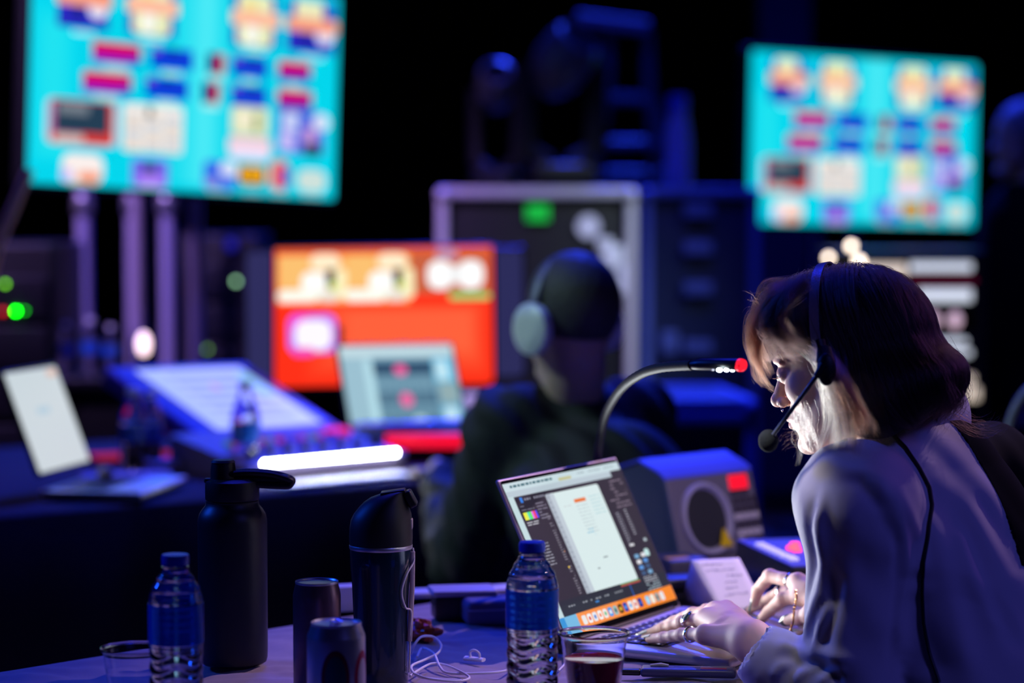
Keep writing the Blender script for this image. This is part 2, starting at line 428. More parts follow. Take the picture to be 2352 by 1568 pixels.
tiles += [(36, 318, 196, 424, (200, 224, 240), 14), (44, 318, 188, 422, (222, 60, 50), 10), (44, 326, 120, 400, (170, 90, 150), 8), (56, 322, 176, 396, (36, 62, 82), 2), (62, 328, 130, 352, (120, 130, 140), 3), (56, 400, 120, 418, (220, 190, 180), 5),
          (208, 316, 348, 430, (244, 238, 232), 8), (466, 300, 558, 372, (224, 230, 190), 10), (480, 312, 520, 350, (248, 240, 210), 8), (520, 316, 534, 360, (140, 160, 90), 3),
          (460, 376, 566, 420, (250, 206, 214), 10), (464, 398, 562, 430, (238, 226, 252), 10), (584, 300, 704, 408, (90, 110, 226), 10), (594, 304, 640, 350, (200, 210, 250), 14), (672, 304, 716, 344, (220, 230, 252), 18),
          (590, 352, 626, 402, (200, 190, 250), 8), (650, 340, 680, 384, (200, 150, 210), 6), (650, 380, 696, 412, (40, 60, 90), 4), (632, 320, 664, 336, (10, 80, 220), 6),
          (74, 444, 166, 512, (252, 240, 236), 20), (110, 486, 160, 512, (250, 150, 110), 8), (72, 480, 96, 510, (210, 190, 250), 8), (232, 448, 316, 512, (120, 100, 236), 6), (258, 458, 288, 478, (40, 60, 70), 2), (246, 486, 306, 510, (180, 130, 250), 6),
          (400, 440, 480, 508, (60, 110, 235), 10), (440, 440, 484, 476, (220, 228, 252), 16), (404, 484, 440, 508, (140, 140, 220), 6), (486, 444, 556, 496, (14, 30, 36), 10), (490, 446, 552, 490, (252, 176, 20), 14), (506, 446, 511, 490, (40, 30, 10), 1), (528, 446, 533, 490, (40, 30, 10), 1),
          (566, 428, 616, 502, (250, 120, 80), 20), (592, 440, 614, 494, (120, 40, 190), 10), (636, 446, 712, 502, (206, 226, 220), 20)]
for r_ in range(5):
    for c_ in range(3): tiles.append((214+c_*45, 342+r_*18, 252+c_*45, 353+r_*18, [(214, 208, 206), (226, 206, 190), (190, 200, 214)][(r_+c_) % 3], 2))
tiles += [(262, 322, 276, 346, (80, 90, 90), 4)]
for a, b in ((90, 150), (244, 300), (414, 466), (500, 545), (570, 612), (650, 700)): tiles.append((a, 512, b, 517, (170, 220, 226), 2))

def television(center, W, rz, rx, roll, label, pole_x=0.0):
    H = W*9/16; t = empty('television', (0, 0, 0), 0, label, 'television', 'wall sized desktop picture televisions')
    R = Matrix.Rotation(rz, 4, 'Z') @ Matrix.Rotation(math.pi/2+rx, 4, 'X') @ Matrix.Rotation(roll, 4, 'Z')
    T = Matrix.Translation(center) @ R; t.location = center; bpy.context.view_layer.update()
    inv = Matrix.Translation(-Vector(center))
    b = MB(); b.T = inv @ T; b.box((0, 0, -0.03), (W+0.03, H+0.03, 0.055), r=0.012); b.build('casing', M_blk, t)
    s = MB(); s.T = inv @ T; wall_picture(s, W, H, tiles); s.build('screen', S_TV, t, smooth=False, col=True)
    bk = MB(); bk.T = inv @ T; bk.box((0, -0.02, -0.10), (0.34, 0.24, 0.09)); bk.build('wall_plate', M_dkmet, t)
    return t, T
ctv = at(440, 196, 7.3)
television(ctv, 1.14, math.radians(44), math.radians(0), math.radians(-2.4), 'large teal desktop television close by on the left, cut off by the top edge')
ctv2 = at(1990, 325, 9.8)
television(ctv2, 1.20, math.radians(33), math.radians(0), math.radians(-1.0), 'smaller looking teal desktop television in front of the blue pier, above the white lit shelves')
def tv_stand(c, label, back=0.17, rz=math.radians(36)):
    d = Vector((-math.sin(rz), math.cos(rz), 0)); p = Vector((c.x, c.y, 0))+d*back
    t = empty('television_stand', (p.x, p.y, 0), rz, label, 'stand', 'television stands')
    MB().box((0, 0, 0.02), (0.46, 0.34, 0.04), r=0.01).build('base', M_dkmet, t)
    for x in (-0.10, 0.10): MB().tube([(x, 0, 0.04), (x, 0, c.z+0.1)], 0.022, 14).build('pole', M_tube, t)
    MB().box((0, 0, c.z-0.03), (0.32, 0.04, 0.2)).build('bracket', M_dkmet, t)
tv_stand(ctv, 'twin pole stand carrying the large teal television on the left')
tv_stand(ctv2, 'twin pole stand behind the teal television over the lit shelves')

# lighting truss uprights under the left television
M_truss = mat('truss_tube', (0.45, 0.42, 0.62), 0.4, metal=0.3)
for (px, d_, lab) in ((191, 8.0, 'single lavender lit pole furthest left under the big television'), (306, 8.0, 'lavender lit pole in the middle under the big television'), (384, 8.0, 'lavender lit pole nearest the orange monitor, under the big television')):
    q = at(px, 500, d_); t = empty('truss_pole', (q.x, q.y, 0), 0, lab, 'pole', 'truss poles under the left television')
    MB().tube([(0, 0, 0.03), (0, 0, 3.2)], 0.024, 16).build('pole', M_truss, t)
    MB().lathe([(0.05, 0), (0.05, 0.02), (0.03, 0.03)], 24).build('base_plate', M_dkmet, t)
    MB().lathe([(0.03, 1.33), (0.034, 1.34), (0.034, 1.38), (0.03, 1.39)], 16).build('clamp', M_alu, t)

# ------------------------------------------------------------------ flight cases, racks, ladder and lamps at the back
M_case = mat('case_laminate', (0.008, 0.008, 0.009), 0.45, bump=0.3, bscale=500)
M_edge = mat('case_edge', (0.62, 0.58, 0.62), 0.4, metal=0.2)
M_green = mat('green_label', lin((20, 200, 60)), 0.6, emit=lin((0, 200, 40)), estr=0.35)
M_stick = mat('white_sticker', (0.75, 0.75, 0.78), 0.6)
def flight_case(x0, x1, z0, z1, y, depth, rz, label, stickers=True, latches=1, m_edge=M_edge, m_body=M_case):
    W, H = x1-x0, z1-z0; t = empty('flight_case', ((x0+x1)/2, y, z0), rz, label, 'flight case')
    MB().box((0, depth/2, H/2), (W-0.02, depth-0.02, H-0.004), r=0.005).build('body', m_body, t)
    e = MB()
    for sx in (-1, 1):
        for yy in (0.0, depth):
            e.box((sx*(W/2-0.012), yy, H/2), (0.034, 0.034, H-0.02), r=0.006)
    for yy in (0.0, depth):
        for zz in (0.018, H-0.018): e.box((0, yy, zz), (W-0.03, 0.034, 0.034), r=0.006)
    for sx in (-1, 1):
        for zz in (0.018, H-0.018): e.box((sx*(W/2-0.012), depth/2, zz), (0.034, depth, 0.034), r=0.006)
    e.build('edging', m_edge, t)
    for sx in (-1, 1):
        for zz in (0.02, H-0.026): MB().sphere((sx*(W/2-0.014), -0.008, zz), 0.024, 14, 10).build('ball_corner', m_edge, t)
    for k in range(latches):
        zz = H*(k+0.6)/max(latches, 1); MB().box((0, -0.006, zz), (0.09, 0.02, 0.06), r=0.006).box((0, -0.018, zz), (0.03, 0.014, 0.045), r=0.003).build('latch', m_edge, t)
    return t
pL, pR = at(1008, 430, 8.0), at(1458, 430, 8.0)
zt = pL.z
flight_case(pL.x, pR.x, 0.0, 0.70, pL.y, 0.6, 0, 'lower black flight case under the one with the green label', latches=2)
fc = flight_case(pL.x, pR.x, 0.70, zt, pL.y, 0.6, 0, 'upper black flight case with steel edges, green label and round stickers', latches=0)
W_, cx = pR.x-pL.x, (pL.x+pR.x)/2
def onface(px, py): q = at(px, py, 8.0); return (q.x-cx, q.z-0.70)
x, z = onface(1235, 488); MB().box((x, -0.004, z), (0.075, 0.01, 0.055)).build('green_label', M_green, fc)['label'] = 'green label'
x, z = onface(1352, 520); MB().lathe([(0.038, 0), (0.038, 0.006), (0, 0.006)], 28).build('sticker', M_stick, fc, mw=None).matrix_parent_inverse = Matrix.Identity(4)
st = [o for o in fc.children if o.name.startswith('sticker')][0]; st.location = (x, 0.0, z); st.rotation_euler = (math.pi/2, 0, 0)
for (a, b, w_, h_) in ((1408, 590, 0.07, 0.075), (1390, 560, 0.05, 0.04), (1435, 640, 0.05, 0.1)):
    x, z = onface(a, b); MB().box((x, -0.004-w_*0.02, z), (w_, 0.008, h_), r=0.003).build('sticker', M_stick, fc)

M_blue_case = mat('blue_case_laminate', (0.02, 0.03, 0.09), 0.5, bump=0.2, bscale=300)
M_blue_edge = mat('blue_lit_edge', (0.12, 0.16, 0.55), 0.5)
q0, q1 = at(1478, 430, 8.5), at(1742, 430, 8.5)
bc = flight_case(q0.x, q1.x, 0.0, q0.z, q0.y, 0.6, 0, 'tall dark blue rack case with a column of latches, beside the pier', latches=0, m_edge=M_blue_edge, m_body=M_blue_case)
cxb = (q0.x+q1.x)/2
for (px, py) in ((1606, 484), (1606, 570), (1606, 664), (1540, 790), (1606, 800)):
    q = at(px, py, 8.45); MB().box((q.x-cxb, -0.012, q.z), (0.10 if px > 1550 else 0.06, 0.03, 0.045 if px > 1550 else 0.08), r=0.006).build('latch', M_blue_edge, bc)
# low blue lit case in front, seen over the speaker
q0, q1 = at(1470, 915, 6.6), at(1735, 905, 6.6)
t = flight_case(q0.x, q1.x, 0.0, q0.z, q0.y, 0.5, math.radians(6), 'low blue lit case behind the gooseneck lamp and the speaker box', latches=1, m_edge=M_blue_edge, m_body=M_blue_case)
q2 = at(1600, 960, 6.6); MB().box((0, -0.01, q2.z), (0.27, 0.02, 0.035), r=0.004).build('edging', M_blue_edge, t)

# step ladder on top line of the cases
M_ladder = mat('ladder_metal', (0.10, 0.14, 0.18), 0.5, metal=0.3)
dl = 9.7
tl, tr = at(1405, 60, dl), at(1480, 70, dl); base = at(1440, 464, dl)
lad = empty('step_ladder', (base.x, base.y, 0), 0, 'dim step ladder with a blue lit top step, standing behind the flight cases', 'ladder')
def L_(px, py, dy=0): q = at(px, py, dl); return (q.x-base.x, dy, q.z)
MB().box(L_(1405, 56), (0.29, 0.2, 0.045), r=0.01, rot=Matrix.Rotation(math.radians(7), 3, 'Y')).build('top_step', mat('step_tread', (0.25, 0.3, 0.4), 0.6), lad)
for (a, b) in (((1398, 70), (1393, 235)), ((1484, 72), (1492, 235))):
    MB().tube([L_(*a), L_(*b)], 0.026, 10).build('upper_rail', M_ladder, lad)
for (a, b, s_) in (((1393, 230), (1325, 430), 0.0), ((1492, 230), (1560, 430), 0.0)):
    p0, p1 = Vector(L_(*a)), Vector(L_(*b)); dv = (p1-p0)/(p0.z-p1.z); p2 = p1+dv*p1.z
    MB().tube([p0, p1, (p2.x*0.6+p1.x*0.4, -0.1, 0.03)], 0.028, 10).build('rail', M_ladder, lad)
    MB().tube([p0, (p1.x*0.9, 0.5, p1.z*0.75), (p1.x, 0.75, 0.03)], 0.024, 10).build('rear_leg', M_ladder, lad)
for k, (a, b) in enumerate((((1400, 226), (1488, 230)), ((1370, 330), (1522, 330)), ((1340, 400), (1548, 400)))):
    MB().tube([L_(*a), L_(*b)], 0.022, 8).build('rung', M_ladder, lad)

# moving head lamps standing on the flight case
def moving_head(px, py, s, rz, label, floor_z):
    d = 8.25; q = at(px, py, d); t = empty('moving_head_light', (q.x, q.y, floor_z), rz, label, 'stage light', 'moving head stage lights')
    hz = q.z-floor_z
    MB().box((0, 0, 0.05*s), (0.26*s, 0.20*s, 0.10*s), r=0.02*s).build('base', M_blk, t)
    y = MB()
    for sx in (-1, 1): y.tube([(sx*0.05*s, 0, 0.10*s), (sx*0.15*s, 0, 0.16*s), (sx*0.16*s, 0, hz)], [0.03*s, 0.035*s, 0.03*s], 10, flat=1.4)
    y.build('yoke', M_blk, t)
    R = Matrix.Rotation(0.5, 3, 'Y') @ Matrix.Rotation(0.6, 3, 'X')
    MB().lathe([(0, -0.13*s), (0.07*s, -0.125*s), (0.10*s, -0.08*s), (0.12*s, 0.0), (0.115*s, 0.09*s), (0.10*s, 0.14*s), (0.085*s, 0.145*s), (0.08*s, 0.12*s), (0, 0.12*s)], 28).build('lamp_head', mat('lamp_shell', (0.10, 0.10, 0.12), 0.3), t).matrix_local = Matrix.Translation((0, 0, hz)) @ R.to_4x4()
    MB().lathe([(0, 0.121*s), (0.078*s, 0.121*s), (0.078*s, 0.128*s), (0, 0.135*s)], 24).build('lens', M_glass, t).matrix_local = Matrix.Translation((0, 0, hz)) @ R.to_4x4()
moving_head(1286, 150, 0.84, 0.3, 'bigger moving head stage lamp with blue rim light on the flight case', zt)
moving_head(1140, 205, 0.58, -0.6, 'smaller moving head stage lamp left of the bigger one', zt)

# canister on the blue rack case
q = at(1566, 425, 8.5)
t = empty('spray_canister', (q.x, q.y+0.2, at(1500, 430, 8.5).z), 0, 'tall pale canister with a blue cap standing on the blue rack case', 'canister')
MB().lathe([(0.040, 0), (0.046, 0.004), (0.046, 0.17), (0.040, 0.22), (0.033, 0.25), (0.033, 0.27)], 32).build('body', mat('canister_paint', (0.55, 0.5, 0.7), 0.4), t)
MB().lathe([(0.034, 0.27), (0.034, 0.315), (0.028, 0.33), (0, 0.33)], 32).build('cap', mat('canister_cap', (0.1, 0.14, 0.6), 0.4), t)

# lit shelves on the right
S_lit = mat('lit_panel', (0.8, 0.8, 0.8), 0.6, emit=lin((222, 230, 240)), estr=1.0)
S_warm = mat('warm_lit_panel', (0.8, 0.75, 0.65), 0.6, emit=lin((226, 208, 184)), estr=1.0)
S_pink = mat('pink_lit_dial', (0.8, 0.6, 0.6), 0.6, emit=lin((222, 186, 206)), estr=1.0)
dr = 7.6; qa, qb = at(1935, 600, dr), at(2250, 600, dr)
rk = empty('equipment_rack', ((qa.x+qb.x)/2, qa.y, 0), 0, 'equipment rack of white lit panels behind the woman, below the teal television', 'rack')
def R_(px, py): q = at(px, py, dr); return q.x-(qa.x+qb.x)/2, q.z
htop = R_(2000, 575)[1]
f = MB(); wd = qb.x-qa.x
for sx in (-1, 1): f.box((sx*(wd/2+0.01), 0.2, htop/2), (0.03, 0.4, htop))
f.box((0, 0.2, htop-0.012), (wd, 0.4, 0.024)); f.box((0, 0.39, htop/2), (wd, 0.02, htop)); f.box((0, 0.2, 0.05), (wd, 0.4, 0.06)); f.build('cabinet', M_blk, rk)
for (x0_, y0_, x1_, y1_, m_) in ((2090, 603, 2232, 622, S_lit), (1970, 606, 2080, 640, S_warm), (2110, 664, 2232, 692, S_lit), (2120, 778, 2222, 790, S_lit), (2160, 804, 2232, 818, S_lit), (2170, 862, 2240, 880, S_warm), (2120, 890, 2252, 920, S_warm)):
    a, b = R_(x0_, y0_); c_, d_ = R_(x1_, y1_)
    g = MB().box(((a+c_)/2, 0.0, (b+d_)/2), (c_-a, 0.02, b-d_), r=0.004).build('lit_panel', m_, rk)
for (x0_, y0_, x1_, y1_) in ((2080, 590, 2250, 634), (1960, 598, 2084, 648), (2095, 652, 2250, 705), (2095, 765, 2245, 832), (2100, 846, 2262, 930)):
    a, b = R_(x0_, y0_); c_, d_ = R_(x1_, y1_); MB().box(((a+c_)/2, 0.04, (b+d_)/2), (c_-a, 0.06, b-d_), r=0.004).build('unit', M_dkmet, rk)
a, b = R_(2085, 642); c_, d_ = R_(2240, 646)
MB().box(((a+c_)/2, 0.0, (b+d_)/2), (c_-a, 0.02, 0.006)).build('red_strip', mat('red_strip', (0.3, 0.01, 0.05), 0.5, emit=lin((130, 10, 60)), estr=1), rk)
for px in (2145, 2195):
    a, b = R_(px, 735); MB().sphere((a, 0.0, b), (0.020, 0.012, 0.026), 16, 10).build('dial', S_pink, rk)
# small bulbs left of the rack
M_bulb = mat('warm_bulb', (0.9, 0.85, 0.75), 0.4, emit=lin((255, 232, 205)), estr=6)
for (px, py, h_, lab) in ((1955, 565, 0.012, 'small warm lamp standing highest above the lit rack'), (1958, 598, 0.014, 'small warm lamp just above the woman’s parting'), (1905, 592, 0.011, 'small warm lamp left of the other two behind the woman')):
    q = at(px, py, 7.5); q.y += {0.012: 0.0, 0.014: -0.14, 0.011: 0.02}[h_]; t = empty('clip_lamp', (q.x, q.y, 0), 0, lab.replace('’', ''), 'lamp', 'small warm lamps by the lit rack')
    MB().sphere((0, 0, q.z), h_, 16, 10).build('bulb', M_bulb, t)
    MB().tube([(0, 0.03, 0.01), (0, 0.03, q.z-0.03), (0, 0, q.z-h_*0.8)], 0.006, 8).build('stem', M_blk, t)
    MB().lathe([(0.03, 0), (0.03, 0.012), (0, 0.014)], 20, c=(0, 0.03, 0)).build('base', M_blk, t)

# low case on the left with a few bottles and a small lamp on it
qa_, qb_ = at(126, 866, 6.72), at(424, 866, 6.72)
flight_case(qa_.x, qb_.x, 0.0, qa_.z, qa_.y, 0.34, 0, 'low black case behind the touch console, small bottles standing on it', latches=1, m_edge=M_dkmet)
q = at(330, 790, 6.86); t = empty('small_lamp', (q.x, q.y, qa_.z), 0, 'small round pinkish white lamp glowing above the touch console', 'lamp')
MB().sphere((0, 0, q.z-qa_.z), (0.019, 0.019, 0.034), 20, 14).build('globe', mat('pink_globe', (0.8, 0.7, 0.7), 0.4, emit=lin((250, 214, 222)), estr=2.6), t)
MB().lathe([(0.03, 0), (0.03, 0.01), (0.012, 0.02), (0.012, max(0.03, q.z-qa_.z-0.03))], 20).build('base', M_blk, t)
# slanting beige stand arm cut off by the left edge
a_, b_ = at(44, 446, 5.9), at(-6, 566, 5.9); dv = (b_-a_)/(a_.z-b_.z); e0 = b_+dv*(b_.z-0.02)*0.55; e0.z = 0.02
t = empty('stand_pole', (e0.x, e0.y, 0), 0, 'dim beige slanting stand arm at the left edge below the big television', 'stand')
MB().tube([e0-Vector((e0.x, e0.y, 0)), b_-Vector((e0.x, e0.y, 0)), a_-Vector((e0.x, e0.y, 0)), a_-dv*0.06-Vector((e0.x, e0.y, 0))], 0.014, 12).build('arm', mat('beige_metal', (0.8, 0.62, 0.42), 0.5), t)
MB().lathe([(0.16, 0), (0.16, 0.02), (0.02, 0.03)], 24).build('foot', M_dkmet, t)
# LED lit racks on the left
def led_rack(px0, px1, pytop, d, leds, label):
    a, b = at(px0, pytop, d), at(px1, pytop, d); t = empty('amplifier_rack', ((a.x+b.x)/2, a.y, 0), 0, label, 'rack', 'amplifier racks with status lights')
    W = b.x-a.x; MB().box((0, 0.25, a.z/2), (W, 0.5, a.z), r=0.01).build('cabinet', M_case, t)
    k = 0
    z = 0.12
    while z < a.z-0.15: MB().box((0, -0.006, z), (W*0.9, 0.02, 0.12), r=0.004).build('unit', M_dkmet, t); z += 0.14
    for (px, py, r, col, e) in leds:
        q = at(px, py, d-0.03); MB().sphere((q.x-(a.x+b.x)/2, -0.025, q.z), (r, 0.006, r), 12, 8).build('status_light', mat('led_%d_%d_%d' % col, (0.1, 0.1, 0.1), 0.5, emit=lin(col), estr=e), t)
led_rack(-120, 120, 560, 6.8, ((10, 652, 0.006, (100, 190, 0), 7), (34, 715, 0.0065, (0, 255, 0), 24), (54, 714, 0.004, (20, 190, 10), 8), (4, 716, 0.007, (190, 10, 20), 4)), 'amplifier rack with green and red status lights at the left edge')
led_rack(410, 590, 540, 8.3, ((541, 646, 0.008, (150, 210, 160), 4), (474, 803, 0.007, (90, 140, 40), 4), (436, 664, 0.012, (110, 50, 50), 0.5), (530, 562, 0.02, (10, 20, 200), 0.5)), 'amplifier rack with a pale green light, beside the orange monitor')
# ------------------------------------------------------------------ the second desk behind
F1, F2 = onz(-160, 1196, 0.75), onz(960, 1105, 0.75)
ux = (F2-F1); ux.z = 0; Ld = ux.length; ux.normalize(); uy = Vector((-ux.y, ux.x, 0))
Ld += 0.55
M_cloth_dk = mat('dark_desk_cloth', (0.028, 0.018, 0.018), 0.85, noise=0.3, nscale=8, bump=0.5, bscale=60, bdist=0.004)
desk_mw = frame_of((F1.x, F1.y, 0), ux, uy, Vector((0, 0, 1)))
dk = empty('trestle_table', (0, 0, 0), 0, 'long table at the back hidden under a dark cloth, carrying the console', 'table'); dk.matrix_world = desk_mw
MB().box((Ld/2, 0.65, 0.725), (Ld-0.04, 1.26, 0.03)).build('table_top', M_blk, dk)
for x in (0.15, Ld-0.15):
    for y in (0.12, 1.18): MB().tube([(x, y, 0), (x, y, 0.71)], 0.02, 10).build('leg', M_dkmet, dk)
cl = MB(); nx, pts = 120, []
prof = [(1.31, 0.02), (1.31, 0.40), (1.305, 0.742), (0.65, 0.75), (0.0, 0.75), (-0.008, 0.742), (-0.012, 0.4), (-0.012, 0.02)]
vs = []; fs = []
for i in range(nx+1):
    x = Ld*i/nx
    for j, (y, z) in enumerate(prof):
        wv = 0.02*math.sin(x*16)+0.014*math.sin(x*27+1); off = wv*(0.745-z)/0.72 if z < 0.74 else 0
        vs.append((x, y+(off-0.03*(0.745-z) if y < 0.5 else -off), z))
n = len(prof)
for i in range(nx):
    for j in range(n-1): fs.append((i*n+j, i*n+j+1, (i+1)*n+j+1, (i+1)*n+j))
cl.add(vs, fs); o = tag(cl.build('tablecloth', M_cloth_dk, sharp=60), 'dark cloth hanging to the floor over the back table', 'tablecloth'); o.matrix_world = desk_mw
sol = o.modifiers.new('thickness', 'SOLIDIFY'); sol.thickness = 0.004; sol.offset = -1

def panel(center, W, H, rz, tilt, roll=0.0):
    """placing of a flat screen: local x right, y up, z towards the viewer"""
    return Matrix.Translation(center) @ Matrix.Rotation(rz, 4, 'Z') @ Matrix.Rotation(math.pi/2-tilt, 4, 'X') @ Matrix.Rotation(roll, 4, 'Z')
def corner_panel(TL, TR, BL):
    x = (TR-TL); W = x.length; x.normalize(); y = (TL-BL); y = y-x*y.dot(x); H = y.length; y.normalize()
    return frame_of((TL+TR)/2-y*H/2, x, y, x.cross(y)), W, H
def rects(mb, W, H, tiles, z0=0.0006):
    LY_ = layers(tiles)
    for i, t in enumerate(tiles):
        x0, y0, x1, y1, c = t[:5]; r = (t[5] if len(t) > 5 else 0.0)
        mb.rrect((x0-0.5)*W, (0.5-y1)*H, (x1-0.5)*W, (0.5-y0)*H, z0+0.00008*LY_[i], r*W, 0, lin(c))

# wide dark monitor behind, with its backlight glowing through black
S_mon = screen_mat('monitor_picture', 1.05)
def monitor(mw, W, H, tiles, label, name='monitor', foot_z=0.75, group=None, smat=None, dz=0):
    t = empty(name, (0, 0, 0), 0, label, 'monitor', group); c = mw.translation; t.location = (c.x, c.y, foot_z); bpy.context.view_layer.update()
    inv = Matrix.Translation((-c.x, -c.y, -foot_z)); L = inv @ mw
    b = MB(); b.T = L; b.box((0, 0, -0.014), (W+0.016, H+0.016, 0.026), r=0.006); b.build('casing', M_blk, t)
    s = MB(); s.T = L; rects(s, W, H, tiles); s.build('screen', smat or S_mon, t, smooth=False, col=True)
    zax = mw.to_3x3() @ Vector((0, 0, 1)); zax.z = 0; zax.normalize()
    st = MB(); top = Vector((0, 0, c.z-foot_z))-zax*0.05
    st.tube([(-zax.x*0.12, -zax.y*0.12, 0.01), (-zax.x*0.10, -zax.y*0.10, top.z*0.6), top], 0.018, 10); st.build('stand', M_dkmet, t)
    MB().lathe([(0.11, 0), (0.11, 0.01), (0.03, 0.014)], 24, c=(-zax.x*0.12, -zax.y*0.12, 0)).build('foot', M_dkmet, t)
    return t
OR = (255, 100, 52); RD = (255, 48, 16)
tl_o = [(0, 0, 1, 1, RD, 0.03)]
for i in range(9): tl_o.append((0.10+0.03*i, 0.38+0.012*i, 0.99-0.012*i, 0.985-0.03*i, (255, 48+6*i, 16+5*i), 0.02))
tl_o += [(0, 0, 1, 0.05, (240, 90, 40)), (0.01, 0.05, 0.62, 0.40, (250, 176, 96)), (0.62, 0.04, 0.99, 0.34, (200, 96, 60))]
for k in (0.0, 0.31):
    tl_o += [(0.02+k, 0.05, 0.15+k, 0.28, (248, 190, 110), 0.02), (0.16+k, 0.04, 0.30+k, 0.16, (255, 236, 200), 0.05), (0.12+k, 0.17, 0.24+k, 0.37, (255, 255, 250), 0.04), (0.01+k, 0.30, 0.20+k, 0.39, (248, 252, 240), 0.03),
             (0.235+k, 0.15, 0.275+k, 0.28, (60, 44, 30), 0.01), (0.275+k, 0.15, 0.33+k, 0.37, (252, 240, 190), 0.02), (0.25+k, 0.25, 0.28+k, 0.30, (170, 220, 60), 0.01), (0.20+k, 0.31, 0.29+k, 0.39, (232, 226, 214), 0.02)]
tl_o += [(0.70, 0.10, 0.82, 0.31, (255, 255, 255), 0.05), (0.84, 0.10, 0.96, 0.31, (255, 255, 255), 0.05), (0.80, 0.14, 0.86, 0.27, (240, 240, 240), 0.02), (0.80, 0.34, 0.99, 0.385, (110, 220, 120), 0.02), (0.74, 0.02, 0.84, 0.08, (180, 150, 190), 0.02),
         (0.06, 0.48, 0.28, 0.76, (190, 120, 255), 0.04), (0.07, 0.49, 0.16, 0.60, (240, 80, 230), 0.03), (0.09, 0.52, 0.26, 0.74, (250, 246, 255), 0.05), (0.08, 0.72, 0.18, 0.78, (240, 80, 200), 0.02), (0.285, 0.56, 0.31, 0.72, (50, 20, 24), 0.005)]
mw, W, H = corner_panel(at(632, 572, 6.35), at(1130, 565, 6.35), at(652, 888, 6.30))
monitor(mw, W, H, tl_o, 'bright orange and red monitor on the back table')
mw, W, H = corner_panel(at(566, 580, 6.62), at(1200, 572, 6.62), at(575, 872, 6.60))
S_dim = mat('dark_backlight', (0.03, 0.03, 0.05), 0.3, eattr='Col', estr=1.0)
monitor(mw, W, H, [(0, 0, 1, 1, (44, 44, 84), 0.02)], 'wide dim navy monitor standing behind the orange monitor', smat=S_dim)

# notebook in front of the orange monitor
def laptop_simple(TL, TR, BL, base_z, depth, tiles, label, smat, toward=None):
    mw, W, H = corner_panel(TL, TR, BL); t = empty('laptop', (0, 0, 0), 0, label, 'laptop'); c = mw.translation
    t.location = (c.x, c.y, base_z); bpy.context.view_layer.update(); inv = Matrix.Translation((-c.x, -c.y, -base_z)); L = inv @ mw
    b = MB(); b.T = L; b.box((0, 0, -0.005), (W+0.014, H+0.014, 0.008), r=0.003); b.build('lid', M_dkmet, t)
    s = MB(); s.T = L; rects(s, W, H, tiles); s.build('screen', smat, t, smooth=False, col=True)
    xa = (mw.to_3x3() @ Vector((1, 0, 0))); xa.z = 0; xa.normalize(); za = toward or Vector((xa.y, -xa.x, 0))
    bot = inv @ (mw @ Vector((0, -H/2-0.006, 0))); fr = frame_of((bot.x, bot.y, 0.010), xa, -za, Vector((0, 0, 1)))
    k = MB(); k.T = fr; k.box((0, -depth/2, 0), (W+0.014, depth, 0.016), r=0.004); k.build('base', M_alu, t)
    kb = MB(); kb.T = fr
    for r_ in range(5):
        for c_ in range(13): kb.box(((c_-6)*W*0.07, -depth*0.16-r_*depth*0.10, 0.0085), (W*0.058, depth*0.08, 0.002))
    kb.build('keyboard', M_blk, t)
    return t
S_lap = screen_mat('laptop_picture', 0.95)
TQ = (160, 200, 214)
tl_l = [(0, 0, 1, 1, (120, 168, 190), 0.01), (0, 0, 1, 0.13, (200, 226, 232)), (0, 0.13, 0.26, 1, (160, 198, 212)), (0.2, 0.16, 0.27, 0.98, (190, 232, 242)), (0.27, 0.18, 0.80, 0.34, (54, 84, 108)), (0.27, 0.36, 0.80, 0.5, (110, 150, 170)),
        (0.27, 0.52, 0.80, 0.68, (80, 116, 138)), (0.27, 0.7, 0.8, 0.84, (100, 140, 160)), (0.27, 0.86, 0.8, 0.98, (70, 104, 124)), (0.80, 0.15, 0.98, 0.42, (110, 200, 236)), (0.82, 0.18, 0.93, 0.40, (200, 238, 250), 0.03),
        (0.82, 0.44, 0.98, 0.66, (150, 178, 180)), (0.82, 0.70, 0.97, 0.94, (130, 205, 240)), (0.84, 0.72, 0.94, 0.9, (210, 240, 248), 0.03), (0.455, 0.22, 0.565, 0.34, (255, 92, 160), 0.06), (0.465, 0.54, 0.575, 0.70, (255, 92, 160), 0.06), (0.55, 0.80, 0.67, 0.92, (200, 232, 236), 0.05)]
for i in range(8): tl_l.append((0.30+0.06*i, 0.36, 0.305+0.06*i, 0.98, (150, 190, 205)))
laptop_simple(at(776, 796, 5.98), at(1036, 792, 6.08), at(788, 1000, 5.86), 0.819, 0.05, tl_l, 'open laptop with blue grey panels and two pink dots before the orange monitor', S_lap)
bx0, bx1 = at(772, 1000, 5.74), at(1082, 1000, 5.74)
t = empty('equipment_box', ((bx0.x+bx1.x)/2, 5.74, 0.755), 0, 'dark box with a red glowing front under the laptop with the two pink dots', 'box')
MB().box((0, 0.14, 0.031), (bx1.x-bx0.x, 0.27, 0.062), r=0.005).build('body', M_blk, t)
r0_, r1_ = at(884, 999, 5.73), at(1074, 1032, 5.73)
MB().box(((r0_.x+r1_.x)/2-(bx0.x+bx1.x)/2, 0.0, (r0_.z+r1_.z)/2-0.755), (r1_.x-r0_.x, 0.012, r0_.z-r1_.z), r=0.003).build('red_front', mat('red_front_light', (0.3, 0, 0.02), 0.5, emit=lin((250, 12, 50)), estr=1.0), t)
# laptop with a white page on the left
laptop_simple(at(8, 858, 5.02), at(126, 840, 5.30), at(50, 1098, 4.92), 0.756, 0.22, [(0, 0, 1, 1, (204, 218, 224), 0.02), (0.35, 0.38, 0.6, 0.45, (176, 206, 222), 0.02), (0.78, 0.03, 0.97, 0.10, (226, 188, 170), 0.06)], 'open laptop showing a white page at the left edge of the back table', S_lap)

